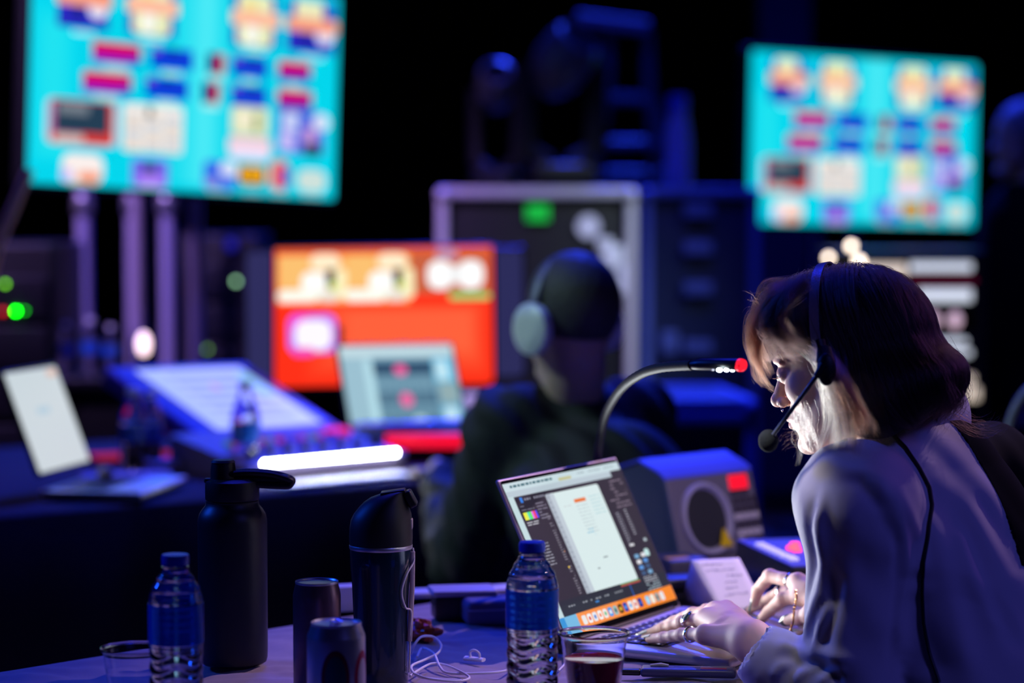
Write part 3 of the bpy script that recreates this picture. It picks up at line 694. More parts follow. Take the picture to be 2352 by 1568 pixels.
# big tilted touch screen with blue frame
mw, W, H = corner_panel(at(308, 850, 5.95), at(548, 842, 6.15), at(404, 992, 5.60))
t = empty('touch_console', (0, 0, 0), 0, 'blue framed touch console tilted back with a pale lavender screen', 'console'); c = mw.translation
t.location = (c.x, c.y, 0.755); bpy.context.view_layer.update(); L = Matrix.Translation((-c.x, -c.y, -0.755)) @ mw
b = MB(); b.T = L; b.box((-0.005, 0, -0.03), (W+0.11, H+0.09, 0.05), r=0.01); b.build('frame', mat('console_blue', (0.03, 0.05, 0.42), 0.45), t)
s = MB(); s.T = L; tl_c = [(0, 0, 1, 1, (186, 196, 232), 0.02), (0.02, 0.05, 0.16, 0.95, (170, 184, 236))]
for i in range(6): tl_c.append((0.2, 0.1+0.14*i, 0.86, 0.17+0.14*i, (140, 152, 206)))
tl_c += [(0.86, 0.1, 0.98, 0.5, (140, 206, 226), 0.03), (0.48, 0.28, 0.54, 0.38, (214, 150, 196), 0.02), (0.52, 0.62, 0.58, 0.7, (214, 150, 196), 0.02)]
rects(s, W, H, tl_c); s.build('screen', S_lap, t, smooth=False, col=True)
zc = (mw.to_3x3() @ Vector((0, 0, 1))); MB().tube([(0, 0.06, 0.0), (-zc.x*0.03, -zc.y*0.03+0.03, c.z-0.755-0.02)], [0.06, 0.03], 12).build('foot', M_dkmet, t)

# lighting console with its lit strip
ca, cb = onz(598, 1101, 0.757), onz(912, 1072, 0.757)
xa = cb-ca; Wc = xa.length; xa.normalize(); ya = Vector((-xa.y, xa.x, 0))
mwc = frame_of((ca.x, ca.y, 0.753), xa, ya, Vector((0, 0, 1)))
t = empty('lighting_console', (0, 0, 0), 0, 'lighting console with a glowing row of white lamps and a red bar', 'console'); t.matrix_world = mwc
b = MB(); b.add([(-0.04, 0, 0), (Wc+0.03, 0, 0), (Wc+0.03, 0.30, 0), (-0.04, 0.30, 0), (-0.04, 0, 0.035), (Wc+0.03, 0, 0.035), (Wc+0.03, 0.30, 0.085), (-0.04, 0.30, 0.085)], [(3, 2, 1, 0), (0, 1, 5, 4), (1, 2, 6, 5), (2, 3, 7, 6), (3, 0, 4, 7), (4, 5, 6, 7)])
b.build('body', mat('console_shell', (0.16, 0.13, 0.26), 0.5), t, sharp=20)
cl_ = bpy.data.lights.new('console_row_light', 'AREA'); cl_.shape = 'RECTANGLE'; cl_.size = Wc; cl_.size_y = 0.01; cl_.energy = 2.2; cl_.color = (0.9, 0.95, 1.0)
co_ = bpy.data.objects.new('console_row_light', cl_); C.objects.link(co_); co_.parent = t; co_.location = (Wc/2, -0.004, 0.042); co_.rotation_euler = (math.radians(-38), 0, 0); cl_.spread = math.radians(110)
M_strip = mat('white_strip_lamp', (0.9, 0.9, 0.9), 0.4, emit=(0.93, 1, 1), estr=30)
for i in range(20):
    MB().sphere((0.012+i*(Wc-0.02)/19, -0.003, 0.038), (0.0062, 0.0062, 0.006), 10, 6).build('row_lamp', M_strip, t)
ra = MB(); ra.box((Wc-0.02, 0.20, 0.075), (0.06, 0.03, 0.012), r=0.003, rot=Matrix.Rotation(0.16, 3, 'X')); ra.build('red_bar', mat('red_bar_light', (0.3, 0, 0.02), 0.5, emit=lin((250, 12, 50)), estr=1.0), t)
cols = [(90, 160, 110), (220, 50, 80), (70, 60, 190), (120, 70, 200), (200, 60, 110)]
for i in range(15):
    x = 0.03+i*0.024; z = 0.035+0.05*(0.17/0.30)
    MB().box((x, 0.17+0.01*(i % 2), z+0.006), (0.012, 0.02, 0.012), r=0.002).build('button', mat('button_%d' % (i % 5), lin(cols[i % 5]), 0.5, emit=lin(cols[i % 5]), estr=0.35), t)
for i in range(8):
    x = 0.04+i*0.05; MB().box((x, 0.09, 0.056), (0.014, 0.028, 0.018), r=0.003).build('fader', M_blk, t)
# sheets of paper lying lit in front of the console
q = onz(700, 1114, 0.754); mwp = frame_of((q.x, q.y+0.02, 0.754), xa, ya, Vector((0, 0, 1)))
o = tag(MB().box((0.10, 0.0, 0.002), (0.36, 0.06, 0.004)).build('paper_sheet', mat('white_paper', (0.8, 0.8, 0.82), 0.7)), 'white paper lit by the lamp row of the lighting console', 'paper'); o.matrix_world = mwp
q = onz(470, 1075, 0.756)
o = tag(MB().box((0, 0, 0.012), (0.30, 0.10, 0.024), r=0.004).build('equipment_box', mat('mauve_box', (0.42, 0.3, 0.42), 0.6)), 'flat mauve box beside the blue framed touch console', 'box'); o.location = q; o.rotation_euler = (0, 0, 0.4)
q = onz(290, 1108, 0.756)
o = tag(MB().box((0, 0, 0.010), (0.20, 0.08, 0.02), r=0.003).build('note_stack', mat('lavender_paper', (0.42, 0.38, 0.55), 0.7)), 'low lavender paper stack before the white page laptop', 'paper'); o.location = q; o.rotation_euler = (0, 0, 0.3)
q = onz(243, 1100, 0.776)
tag(MB().sphere((q.x, q.y, q.z+0.014), (0.018, 0.018, 0.015), 16, 10).build('crumpled_tissue', mat('tissue', (0.5, 0.42, 0.36), 0.9)), 'round beige crumpled tissue on the lavender papers', 'tissue')
# monitor reflection below the consoles, painted as a glowing red sheet
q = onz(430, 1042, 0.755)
o = tag(MB().box((0.0, 0, 0.002), (0.46, 0.14, 0.003)).build('red_reflection', mat('red_reflection_glow', (0.5, 0.01, 0.01), 0.6, emit=lin((190, 6, 6)), estr=0.6)), 'painted red reflection of the orange monitor beneath the touch console', 'reflection'); o.location = (q.x, q.y, 0.754); o.rotation_euler = (0, 0, 0.35)
# ------------------------------------------------------------------ the near table (its long sides run at 45 degrees)
TZ = 0.75
s2 = math.sqrt(0.5)
tmw = frame_of((-0.676, 3.19, 0), Vector((s2, s2, 0)), Vector((-s2, s2, 0)), Vector((0, 0, 1)))   # x along the far edge, y outward
tb = empty('trestle_table', (0, 0, 0), 0, 'near table under the blue and mauve cloth where the woman works', 'table'); tb.matrix_world = tmw
xa0, xa1, dep = -0.9, 1.65, 0.82
MB().box(((xa0+xa1)/2, -dep/2, 0.7215), (xa1-xa0-0.02, dep-0.02, 0.03)).build('table_top', M_blk, tb)
for x in (xa0+0.15, xa1-0.15):
    for y in (-0.1, -dep+0.1): MB().tube([(x, y, 0), (x, y, 0.707)], 0.02, 10).build('leg', M_dkmet, tb)
rs = np.random.RandomState(3)
def cloth_z(x, y):
    return 0.0012*math.sin(9*x+13*y+1.5*math.sin(7*y))+0.0012*math.sin(31*x-22*y+2*math.sin(11*x))+0.0009*math.sin(90*x+50*y+3*math.sin(23*y))+0.0007*abs(math.sin(60*x-75*y+4*math.sin(9*x+12*y)))
M_cloth = mat('table_cloth', (0.27, 0.21, 0.27), 0.85, noise=0.12, nscale=60, bump=0.6, bscale=900, bdist=0.0008, sheen=0.2)
nx, ny = 340, 110; vs = []; fs = []
for i in range(nx+1):
    x = xa0+(xa1-xa0)*i/nx
    for j in range(ny+17):
        if j < 8: y = 0.004; z = TZ-0.70*(8-j)/8
        elif j > ny+8: y = -dep-0.004; z = TZ-0.13*(j-ny-8)/8
        else:
            t = (j-8)/ny; y = -dep*t; z = TZ-0.0058+1.5*cloth_z(x, y)*min(1, min(t, 1-t)*30)
        if z < TZ-0.02: wv = 0.018*math.sin(x*17)+0.012*math.sin(x*31+2); y += (1 if j < 8 else -1)*(abs(wv)*(TZ-z)*1.4)
        vs.append((x, y, z))
n = ny+17
for i in range(nx):
    for j in range(n-1): fs.append((i*n+j, (i+1)*n+j, (i+1)*n+j+1, i*n+j+1))
o = tag(MB().add(vs, fs).build('tablecloth', M_cloth, sharp=70), 'wrinkled mauve cloth in blue light covering the near table', 'tablecloth'); o.matrix_world = tmw
sol = o.modifiers.new('thickness', 'SOLIDIFY'); sol.thickness = 0.002; sol.offset = -1

# ------------------------------------------------------------------ drinks
M_pet = mat('clear_plastic', (0.97, 0.98, 1.0), 0.03, trans=1.0, ior=1.38)
M_water = mat('water', (0.93, 0.97, 1.0), 0.0, trans=1.0, ior=1.33)
M_bcap = mat('blue_cap', (0.01, 0.05, 0.55), 0.35, bump=0.2, bscale=300)
M_label = mat('blue_label', (0.01, 0.12, 0.62), 0.3, coat=0.4)
def bottle_r(z):                 # half litre bottle, radius by height
    P = [(0.0, 0.0270), (0.006, 0.0305), (0.02, 0.0315), (0.101, 0.0310), (0.105, 0.0307), (0.109, 0.0317), (0.158, 0.0317), (0.163, 0.0312), (0.173, 0.0288), (0.184, 0.0225), (0.193, 0.0165), (0.1985, 0.0138), (0.204, 0.0130)]
    for (a, ra), (b, rb) in zip(P, P[1:]):
        if a <= z <= b: t = (z-a)/(b-a); t = t*t*(3-2*t); return ra+(rb-ra)*t
    return P[-1][1]
def make_bottle(label, loc, rz, level=0.180, blue=0.0):
    t = empty('water_bottle', loc, rz, label, 'bottle', 'clear water bottles with blue caps')
    def rib(z, a):
        o = 0
        if 0.012 < z < 0.102: o -= 0.0014*(0.5+0.5*math.sin((z-0.003*math.cos(4*a))*2*math.pi/0.0165))
        elif 0.109 < z < 0.157: o -= 0.0008*(0.5+0.5*math.sin(z*2*math.pi/0.0085))
        elif 0.160 < z < 0.185: o -= 0.0007*(0.5+0.5*math.cos(6*a+z*160))
        return o
    fn = lambda off: (lambda r, z, a: r+off+rib(z, a))
    zs = [0.0]+[0.003+0.0016*i for i in range(127)]; zs = [z for z in zs if z <= 0.204]
    out = [(0.0, 0.004), (0.012, 0.0035), (0.020, 0.0)]+[(bottle_r(z), z) for z in zs[1:]]
    inn = [(bottle_r(z), z) for z in reversed(zs[1:]) if z > 0.005]
    m = MB(); A = MB()
    m.lathe(out, 56, fn=lambda r, z, a: (r+rib(z, a)) if r > 0.021 or z > 0.195 else r)
    # inner skin, closed at the lip
    m2 = [(bottle_r(z)-0.0007, z) for z in zs if z > 0.004 and z <= 0.204]
    m.lathe([(0, 0.0047), (0.019, 0.0047)]+m2, 56, fn=lambda r, z, a: (r+rib(z, a)) if r > 0.0195 or z > 0.195 else r)
    nn = len(m.f)
    b = m.build('bottle', M_pet, t, sharp=80)
    # water body just inside
    w_ = [(0, 0.0056), (0.018, 0.0056)]+[(bottle_r(z)-0.0011, z) for z in zs if 0.0065 < z < level]
    w_ += [(bottle_r(level)-0.0011, level), (0, level)]
    MB().lathe(w_, 56, fn=lambda r, z, a: (r+rib(z, a)) if (r > 0.0185 and z < level-0.0005) else r).build('water', M_water, t, sharp=50)
    lb = [(0.0322, 0.080), (0.0322, 0.126)]
    g = MB(); g.lathe([(0.0319, 0.1105), (0.0322, 0.111)]+[(0.0321+0.0002*math.sin(z*900), z) for z in [0.1115+0.0023*i for i in range(20)]]+[(0.0322, 0.156), (0.0319, 0.1565)], 56)
    lab = g.build('label', M_labelt, t)
    MB().lathe([(0.0148, 0.2005), (0.0156, 0.2015), (0.0158, 0.2100), (0.0150, 0.2128), (0.0, 0.2135)], 48, fn=lambda r, z, a: r+(0.00025*math.cos(48*a) if 0.201 < z < 0.211 and r > 0.015 else 0)).build('cap', M_bcap, t)
    MB().lathe([(0.0145, 0.1965), (0.0162, 0.197), (0.0162, 0.1985), (0.0145, 0.199)], 32).build('neck_ring', M_pet, t)
    return t
# translucent blue label film
M_labelt = mat('label_film', (0.03, 0.22, 0.95), 0.25, trans=0.5, ior=1.15)
pb = onz(1222, 1646, TZ); make_bottle('water bottle with blue cap standing in front of the open laptop', (pb.x, pb.y, TZ), 0.4)
pb = onz(406, 1690, TZ); make_bottle('water bottle with blue cap standing before the tall black flask', (pb.x, pb.y, TZ), 1.7, level=0.172)

M_flask = mat('matt_black_flask', (0.008, 0.010, 0.016), 0.42, bump=0.15, bscale=900, bdist=0.0004)
pf = onz(536, 1522, TZ); t = empty('drinking_flask', (pf.x, pf.y, TZ), 0, 'tall matt black flask with spout lid and carry loop', 'flask')
D = (pf-Vector((0, 0, CAM_Z))).length; k = D/FPX
def fz(py): return (1522-py)*k*1.012
R = 78*k
MB().lathe([(0, 0), (R*0.86, 0), (R*0.96, 0.003), (R*0.99, 0.008), (R, 0.02), (R, fz(1215)), (R*0.995, fz(1200)), (R*0.95, fz(1186)), (R*0.86, fz(1175)), (R*0.78, fz(1168)), (R*0.76, fz(1160)), (0, fz(1160))], 64).build('body', M_flask, t)
MB().lathe([(R*0.73, fz(1164)), (R*0.76, fz(1160)), (R*0.76, fz(1157)), (R*0.73, fz(1156)), (R*0.765, fz(1154)), (R*0.78, fz(1151)), (R*0.78, fz(1122)), (R*0.76, fz(1113)), (R*0.6, fz(1108)), (0, fz(1106))], 64).build('collar', M_blk_soft, t)
sp = MB(); X = lambda px: (px-530)*k
sp.tube([(X(512), 0, fz(1118)), (X(510), 0, fz(1085)), (X(510), 0, fz(1070))], [R*0.40, R*0.36, R*0.33], 28); sp.tube([(X(510), 0, fz(1071)), (X(510), 0, fz(1066))], [R*0.36, R*0.30], 28)
sp.box((X(478), 0, fz(1112)), (0.012, 0.016, 0.006), r=0.002); sp.build('spout', M_blk_soft, t)
lp = MB(); arc = spline([(X(515), 0, fz(1098)), (X(560), 0, fz(1094)), (X(610), 0, fz(1096)), (X(645), 0, fz(1104)), (X(664), 0, fz(1112)), (X(660), 0, fz(1122)), (X(640), 0, fz(1123)), (X(600), 0, fz(1121)), (X(560), 0, fz(1118))], 6)
for dy in (-0.011, 0.011): lp.tube([(p.x, dy*(1 if i < len(arc)*0.45 else 0.9), p.z) for i, p in enumerate(arc)], 0.0042, 10)
lp.tube([(X(662), -0.012, fz(1114)), (X(662), 0.012, fz(1114))], 0.0046, 10); lp.box((X(585), 0, fz(1108)), (0.09, 0.020, 0.011), r=0.004); lp.build('carry_loop', M_blk_soft, t)

# travel mug with flip lid
M_mug = mat('teal_steel_mug', (0.01, 0.03, 0.055), 0.22, metal=0.4, coat=0.6)
pm = onz(876, 1572, TZ); t = empty('travel_mug', (pm.x, pm.y, TZ), 0, 'dark glossy travel mug with domed flip lid and a white cord down its side', 'mug')
k = (pm-Vector((0, 0, CAM_Z))).length/FPX; R = 71*k
fz = lambda py: (1572-py)*k*1.012
MB().lathe([(0, 0), (R*0.80, 0), (R*0.86, 0.004), (R*0.86, 0.03), (R*0.88, fz(1420)), (R*0.93, fz(1340)), (R*0.985, fz(1300)), (R*0.99, fz(1262)), (R*0.97, fz(1258)), (0, fz(1258))], 64).build('body', M_mug, t)
MB().lathe([(R*0.995, fz(1264)), (R*1.01, fz(1262)), (R*1.01, fz(1256)), (R*0.995, fz(1254))], 64).build('rim_band', M_alu, t)
X = lambda px: (px-877)*k
dome = MB(); vs = []; fs = []; n = 56
lev = [(1256, 806, 948), (1238, 805, 949), (1218, 806, 949), (1200, 809, 948), (1186, 816, 946), (1172, 827, 942), (1160, 839, 939), (1150, 853, 937), (1143, 872, 936), (1138, 892, 935), (1135, 912, 933)]
for (py, xl, xr) in lev:
    hy_ = R*math.sqrt(max(0.04, 1-((1238-py)/112.0)**2)) if py < 1238 else R
    for i in range(n):
        a = 2*math.pi*i/n; vs.append(((X(xl)+X(xr))/2+(X(xr)-X(xl))/2*math.cos(a), min(hy_, R)*math.sin(a), fz(py)))
for q_ in range(len(lev)-1):
    for i in range(n): fs.append((q_*n+i, q_*n+(i+1) % n, (q_+1)*n+(i+1) % n, (q_+1)*n+i))
fs.append(tuple(reversed(range(n)))); fs.append(tuple((len(lev)-1)*n+i for i in range(n)))
dome.add(vs, fs).build('lid', M_blk_soft, t, sharp=60)
sp = MB(); sp.box((X(944), 0, fz(1152)), (0.011, 0.030, 0.022), r=0.003, rot=Matrix.Rotation(math.radians(-28), 3, 'Y')); sp.box((X(905), 0, fz(1137)), (0.032, 0.026, 0.004), r=0.0015, rot=Matrix.Rotation(math.radians(-8), 3, 'Y')); sp.build('spout', M_blk, t)
MB().box((X(944), -0.002, fz(1208)), (0.006, 0.016, 0.014), r=0.002).build('catch', mat('grey_catch', (0.5, 0.42, 0.42), 0.4), t)
cord = spline([(X(950), -0.004, fz(1262)), (X(952), -0.010, fz(1290)), (X(936), -0.024, fz(1318)), (X(926), -0.028, fz(1355)), (X(934), -0.024, fz(1390)), (X(946), -0.014, fz(1402)), (X(944), -0.012, fz(1450)), (X(941), -0.012, fz(1540))], 8)
MB().tube(cord, 0.0012, 8).build('cord', mat('white_cord', (0.75, 0.7, 0.75), 0.5), t)
MB().tube([(X(949), -0.006, fz(1270)), (X(948), -0.008, fz(1350)), (X(942), -0.010, fz(1470))], 0.0035, 10).build('strap', mat('pinkish_strap', (0.5, 0.4, 0.42), 0.5), t)

# cans
def can(cx, base_y, Rpx, top_py, label, kind, bodym):
    p = onz(cx, base_y, TZ); k = (p-Vector((0, 0, CAM_Z))).length/FPX; R = Rpx*k; H = (base_y-top_py)*k*1.012
    t = empty('drink_can', (p.x, p.y, TZ), 0, label, 'can', None)
    nt = 0.86 if kind == 'short' else 0.90
    MB().lathe([(0, 0.004), (R*0.7, 0.004), (R*0.76, 0), (R*0.82, 0.002), (R*0.96, 0.009), (R, 0.014), (R, H-0.019), (R*0.985, H-0.015), (R*nt, H-0.004), (R*nt, H-0.002)], 56).build('body', bodym, t)
    MB().lathe([(0, H-0.0055), (R*nt*0.86, H-0.0055), (R*nt*0.9, H-0.006), (R*nt*0.955, H-0.001), (R*nt*1.0, H), (R*nt*1.01, H-0.002), (R*nt*0.99, H-0.0035)], 56).build('lid', M_alu, t)
    rg = MB(); pts_ = [(0.011*math.cos(a)*0.7, 0.007+0.012*math.sin(a), H-0.0035+(0.004 if kind == 'short' else 0.0)*abs(math.sin(a/2))) for a in [2*math.pi*i/16 for i in range(17)]]
    rg.tube(pts_, 0.0018, 8, flat=0.5); rg.box((0, -0.004, H-0.0035), (0.010, 0.012, 0.0016), r=0.0006); rg.build('ring_pull', M_alu, t)
    return t, R, H
M_can1 = mat('dark_can_print', (0.16, 0.09, 0.12), 0.3, metal=0.7, noise=0.6, nscale=30)
can(729, 1598, 54, 1338, 'tall dark energy drink can beside the flask', 'tall', M_can1)
M_can2 = mat('silver_can_print', (0.5, 0.48, 0.56), 0.28, metal=0.75)
tc_, R, H = can(773, 1668, 66, 1432, 'short silver soda can with round dark red rings', 'short', M_can2)
# the printed rings, as thin skins round the can
def on_can(R, a, z): return (R*math.sin(a), -R*math.cos(a), z)
for (a0, zc, ra, rz_, cc, nm, off) in ((0.04, H-0.062, 0.50, 0.034, (0.16, 0.012, 0.03), 'printed_ring', 0.0003), (0.05, H-0.062, 0.36, 0.027, (0.015, 0.06, 0.075), 'printed_disc', 0.0005), (1.15, H-0.064, 0.42, 0.033, (0.30, 0.02, 0.06), 'printed_ring', 0.0003), (1.17, H-0.064, 0.28, 0.024, (0.4, 0.36, 0.45), 'printed_disc', 0.0005)):
    m = MB(); vs = []; fs = []
    nr_ = 5; na = 36
    for j in range(nr_+1):
        for i in range(na):
            th = 2*math.pi*i/na; q_ = (j/nr_)*0.999+0.001
            vs.append(on_can(R+off, a0+ra*q_*math.cos(th), zc+rz_*q_*math.sin(th)))
    for j in range(nr_):
        for i in range(na): fs.append((j*na+i, j*na+(i+1) % na, (j+1)*na+(i+1) % na, (j+1)*na+i))
    m.add(vs, fs); m.build(nm, mat('print_%d' % int(cc[0]*1000+cc[2]*100), cc, 0.3, metal=0.5), tc_)

# plastic cups
def cup(cx, rim_y, Rpx, base_y, label, liquid=None, lvl=0.5):
    p = onz(cx, base_y, TZ); k = (p-Vector((0, 0, CAM_Z))).length/FPX; R = Rpx*k; H = (base_y-rim_y)*k*1.012
    t = empty('plastic_cup', (p.x, p.y, TZ), 0, label, 'cup', None)
    rb = R*0.66; rr = lambda z: rb+(R*0.93-rb)*(z/H)
    out = [(0, 0.001), (rb*0.9, 0.001), (rb, 0.0)]+[(rr(H*i/20)+(0.0005 if i % 2 and i > 14 else 0), H*i/20) for i in range(1, 20)]+[(R*0.95, H-0.003), (R*0.99, H-0.0028), (R, H-0.0012), (R*0.985, H), (R*0.955, H-0.0002)]
    inn = [(rr(H*i/20)-0.0006, H*i/20) for i in range(19, 0, -1)]+[(rb-0.001, 0.0018), (0, 0.0018)]
    MB().lathe(out+inn, 64).build('cup', M_pet, t, sharp=60)
    if liquid:
        z1 = H*lvl
        MB().lathe([(0, 0.0022), (rb-0.0016, 0.0022)]+[(rr(z1*i/10)-0.0010, z1*i/10) for i in range(1, 10)]+[(rr(z1)-0.0010, z1), (rr(z1)-0.003, z1-0.0006), (0, z1-0.0006)], 64).build('drink', liquid, t, sharp=50)
    return t
M_cola = mat('cola', (0.30, 0.03, 0.05), 0.02, ior=1.33, coat=0.5)
cup(1364, 1453, 82, 1625, 'clear plastic cup half full of dark red cola, in front of the laptop keyboard', M_cola, 0.66)
cup(316, 1490, 82, 1660, 'empty clear plastic cup at the far left of the near table')

# ------------------------------------------------------------------ the laptop in use
LX, LY, LAZ, LOP, LW = 0.0759, 3.2959, 1.04377, 1.10422, 0.35434
LD = LW*0.6975
u_ = Vector((math.cos(LAZ), math.sin(LAZ), 0)); v_ = Vector((math.sin(LAZ), -math.cos(LAZ), 0)); z_ = Vector((0, 0, 1))
lap_mw = frame_of((LX, LY, TZ+0.001), u_, -v_, z_)         # x along hinge, -y towards the woman, z up
lt = empty('laptop', (0, 0, 0), 0, 'open silver laptop the woman is typing on, in front of her', 'laptop'); lt.matrix_world = lap_mw
M_lap = mat('laptop_aluminium', (0.60, 0.58, 0.62), 0.38, metal=0.55, noise=0.03, nscale=200)
b = MB(); b.box((LW/2, -LD/2, 0.0075), (LW, LD, 0.013), r=0.005); b.build('base', M_lap, lt)
kb = MB(); kx0, kx1 = 0.038, LW-0.038; kw = (kx1-kx0)
well = MB(); well.rrect(kx0-0.002, -0.135, kx1+0.002, -0.018, 0.01412, 0.003); well.build('key_well', mat('key_well', (0.01, 0.01, 0.012), 0.6), lt)
M_key = mat('key_black', (0.012, 0.012, 0.015), 0.45); M_leg = mat('key_legend', (0.6, 0.6, 0.6), 0.5, emit=(0.8, 0.85, 1.0), estr=0.5)
rows = [(14, 0.012), (14, 0.018), (14, 0.018), (13, 0.018), (12, 0.018), (11, 0.018)]; y = -0.021; nk = 0
rk_ = random.Random(8)
for n_, hh in rows:
    pitch_ = kw/n_; x = kx0
    ws = [1.0]*n_
    if n_ == 13: ws[0] = 1.3; ws[-1] = 1.3
    if n_ == 12: ws[0] = 1.5; ws[-1] = 1.6
    if n_ == 11: ws = [1, 1, 1, 1.2, 5, 1.2, 1, 1, 1, 1, 1]
    sc = kw/sum(ws)
    for w_ in ws:
        kx = MB(); kx.box((x+w_*sc/2, y-hh/2, 0.0149), (w_*sc-0.0024, hh-0.0022, 0.0022), r=0.0009)
        kx.rrect(x+w_*sc/2-0.002, y-hh/2-0.0015, x+w_*sc/2+0.002, y-hh/2+0.002, 0.01605, 0.0005, 1)
        kx.build('key', [M_key, M_leg], lt); x += w_*sc
    y -= hh+0.0006
MB().rrect(LW/2-0.078, -LD+0.010, LW/2+0.078, -0.146, 0.01415, 0.004).build('trackpad', mat('trackpad', (0.45, 0.44, 0.48), 0.25, metal=0.3), lt)
# lid
lid = frame_of((0, 0, 0.012), Vector((1, 0, 0)), Vector((0, math.cos(LOP), math.sin(LOP))), Vector((0, -math.sin(LOP), math.cos(LOP))))
b = MB(); b.T = lid; b.box((LW/2, LD/2, -0.0028), (LW, LD, 0.0052), r=0.0025); b.build('lid', mat('lid_aluminium', (0.6, 0.5, 0.58), 0.4, metal=0.4), lt)
b = MB(); b.T = lid; b.rrect(0.003, 0.003, LW-0.003, LD-0.003, 0.0002, 0.006, k=6); b.build('bezel', M_glass, lt)
hg = MB(); hg.tube([(0.03, -0.001, 0.013), (LW-0.03, -0.001, 0.013)], 0.005, 12); hg.build('hinge', M_blk, lt)
S_work = screen_mat('laptop_display', 0.95)
sc_ = MB(); sc_.T = lid @ Matrix.Translation((LW/2, LD/2+0.003, 0.0004))
SW, SH = LW-0.010, LD-0.022
T_ = [(0, 0, 1, 1, (46, 44, 56)), (0, 0, 1, 0.055, (206, 226, 232)), (0, 0.055, 0.90, 0.095, (190, 206, 216)), (0.0, 0.09, 0.045, 1.0, (200, 224, 228)), (0.45, 0.03, 0.56, 0.05, (200, 200, 150))]
rr_ = random.Random(21)
def words(x0, x1, y0, y1, n, col, hgt=0.006, L=(0.01, 0.04), dens=0.8):
    for i in range(n):
        yy = y0+(y1-y0)*i/max(1, n-1); x = x0
        while x < x1:
            l = rr_.uniform(*L)
            if rr_.random() < dens: T_.append((x, yy, min(x+l, x1), yy+hgt, col))
            x += l+0.008
words(0.05, 0.40, 0.018, 0.018, 1, (60, 110, 120), 0.016, (0.015, 0.035), 0.95)
words(0.62, 0.98, 0.020, 0.020, 1, (150, 170, 176), 0.010, (0.008, 0.02), 0.8)
T_ += [(0.055, 0.095, 1, 0.80, (46, 42, 54)), (0.045, 0.80, 1, 0.92, (36, 42, 54)), (0.055, 0.105, 0.075, 0.14, (20, 20, 28)), (0.085, 0.105, 0.105, 0.14, (40, 130, 235))]
words(0.12, 0.36, 0.115, 0.115, 1, (150, 150, 170), 0.014, (0.008, 0.014), 0.9)
for i, c_ in enumerate(((250, 240, 60), (220, 250, 80), (90, 220, 190), (90, 240, 90), (230, 120, 230), (250, 60, 90), (90, 70, 240))): T_.append((0.065+i*0.016, 0.205, 0.081+i*0.016, 0.255, c_))
words(0.065, 0.17, 0.16, 0.185, 2, (120, 120, 136), 0.006); words(0.19, 0.27, 0.16, 0.26, 6, (130, 126, 146), 0.007, (0.02, 0.07)); words(0.065, 0.16, 0.27, 0.285, 2, (190, 190, 200), 0.007, (0.02, 0.05))
words(0.065, 0.16, 0.40, 0.56, 9, (170, 172, 186), 0.006, (0.02, 0.06), 0.9); words(0.235, 0.262, 0.24, 0.78, 34, (140, 136, 150), 0.006, (0.01, 0.03), 0.9)
T_ += [(0.255, 0.50, 0.262, 0.505, (240, 150, 30)), (0.235, 0.60, 0.245, 0.612, (250, 210, 60)), (0.29, 0.12, 0.36, 0.80, (176, 186, 198)), (0.33, 0.12, 0.75, 0.80, (222, 240, 240), 0.012), (0.325, 0.125, 0.36, 0.80, (196, 208, 218))]
T_ += [(0.50, 0.19, 0.60, 0.214, (236, 120, 50))]
words(0.50, 0.60, 0.235, 0.42, 9, (190, 206, 210), 0.005, (0.03, 0.09), 0.9); words(0.63, 0.73, 0.19, 0.31, 6, (170, 214, 220), 0.005, (0.05, 0.09), 0.9); words(0.40, 0.47, 0.22, 0.22, 1, (206, 214, 216), 0.006)
words(0.50, 0.56, 0.40, 0.44, 3, (120, 190, 220), 0.007, (0.01, 0.03)); words(0.46, 0.58, 0.60, 0.60, 1, (120, 130, 136), 0.008, (0.02, 0.04), 0.9); words(0.46, 0.48, 0.63, 0.66, 2, (120, 130, 136), 0.008)
words(0.298, 0.325, 0.14, 0.79, 20, (150, 160, 176), 0.006, (0.012, 0.03), 0.9)
T_ += [(0.585, 0.800, 0.76, 0.810, (70, 150, 90)), (0.585, 0.810, 0.76, 0.820, (190, 70, 70)), (0.655, 0.885, 0.663, 0.92+0.06, (30, 90, 180)), (0.045, 0.83, 0.585, 0.90, (40, 48, 58)), (0.655, 0.822, 0.663, 0.90, (30, 90, 180))]
words(0.80, 0.97, 0.12, 0.30, 8, (130, 116, 134), 0.009, (0.02, 0.06), 0.6); words(0.80, 0.83, 0.34, 0.56, 14, (160, 160, 176), 0.008, (0.012, 0.02), 0.9); words(0.88, 0.905, 0.33, 0.50, 10, (176, 176, 190), 0.008, (0.012, 0.02), 0.9)
T_ += [(0.80, 0.565, 0.84, 0.58, (230, 230, 236)), (0.90, 0.62, 0.94, 0.67, (200, 236, 236), 0.01), (0.94, 0.55, 0.965, 0.57, (190, 206, 214))]
for i in range(4):
    for j in range(2): T_.append((0.80+j*0.06, 0.64+i*0.04, 0.84+j*0.06, 0.668+i*0.04, [(120, 170, 210), (230, 230, 236), (90, 150, 220), (60, 90, 130)][(i+j) % 4], 0.006))
words(0.80, 0.92, 0.80, 0.83, 3, (180, 184, 196), 0.008, (0.01, 0.03), 0.9); words(0.80, 0.92, 0.85, 0.885, 3, (170, 190, 200), 0.008, (0.01, 0.03), 0.9)
words(0.06, 0.58, 0.84, 0.84, 1, (150, 156, 166), 0.010, (0.01, 0.02), 0.5); T_.append((0.33, 0.86, 0.36, 0.87, (60, 140, 220)))
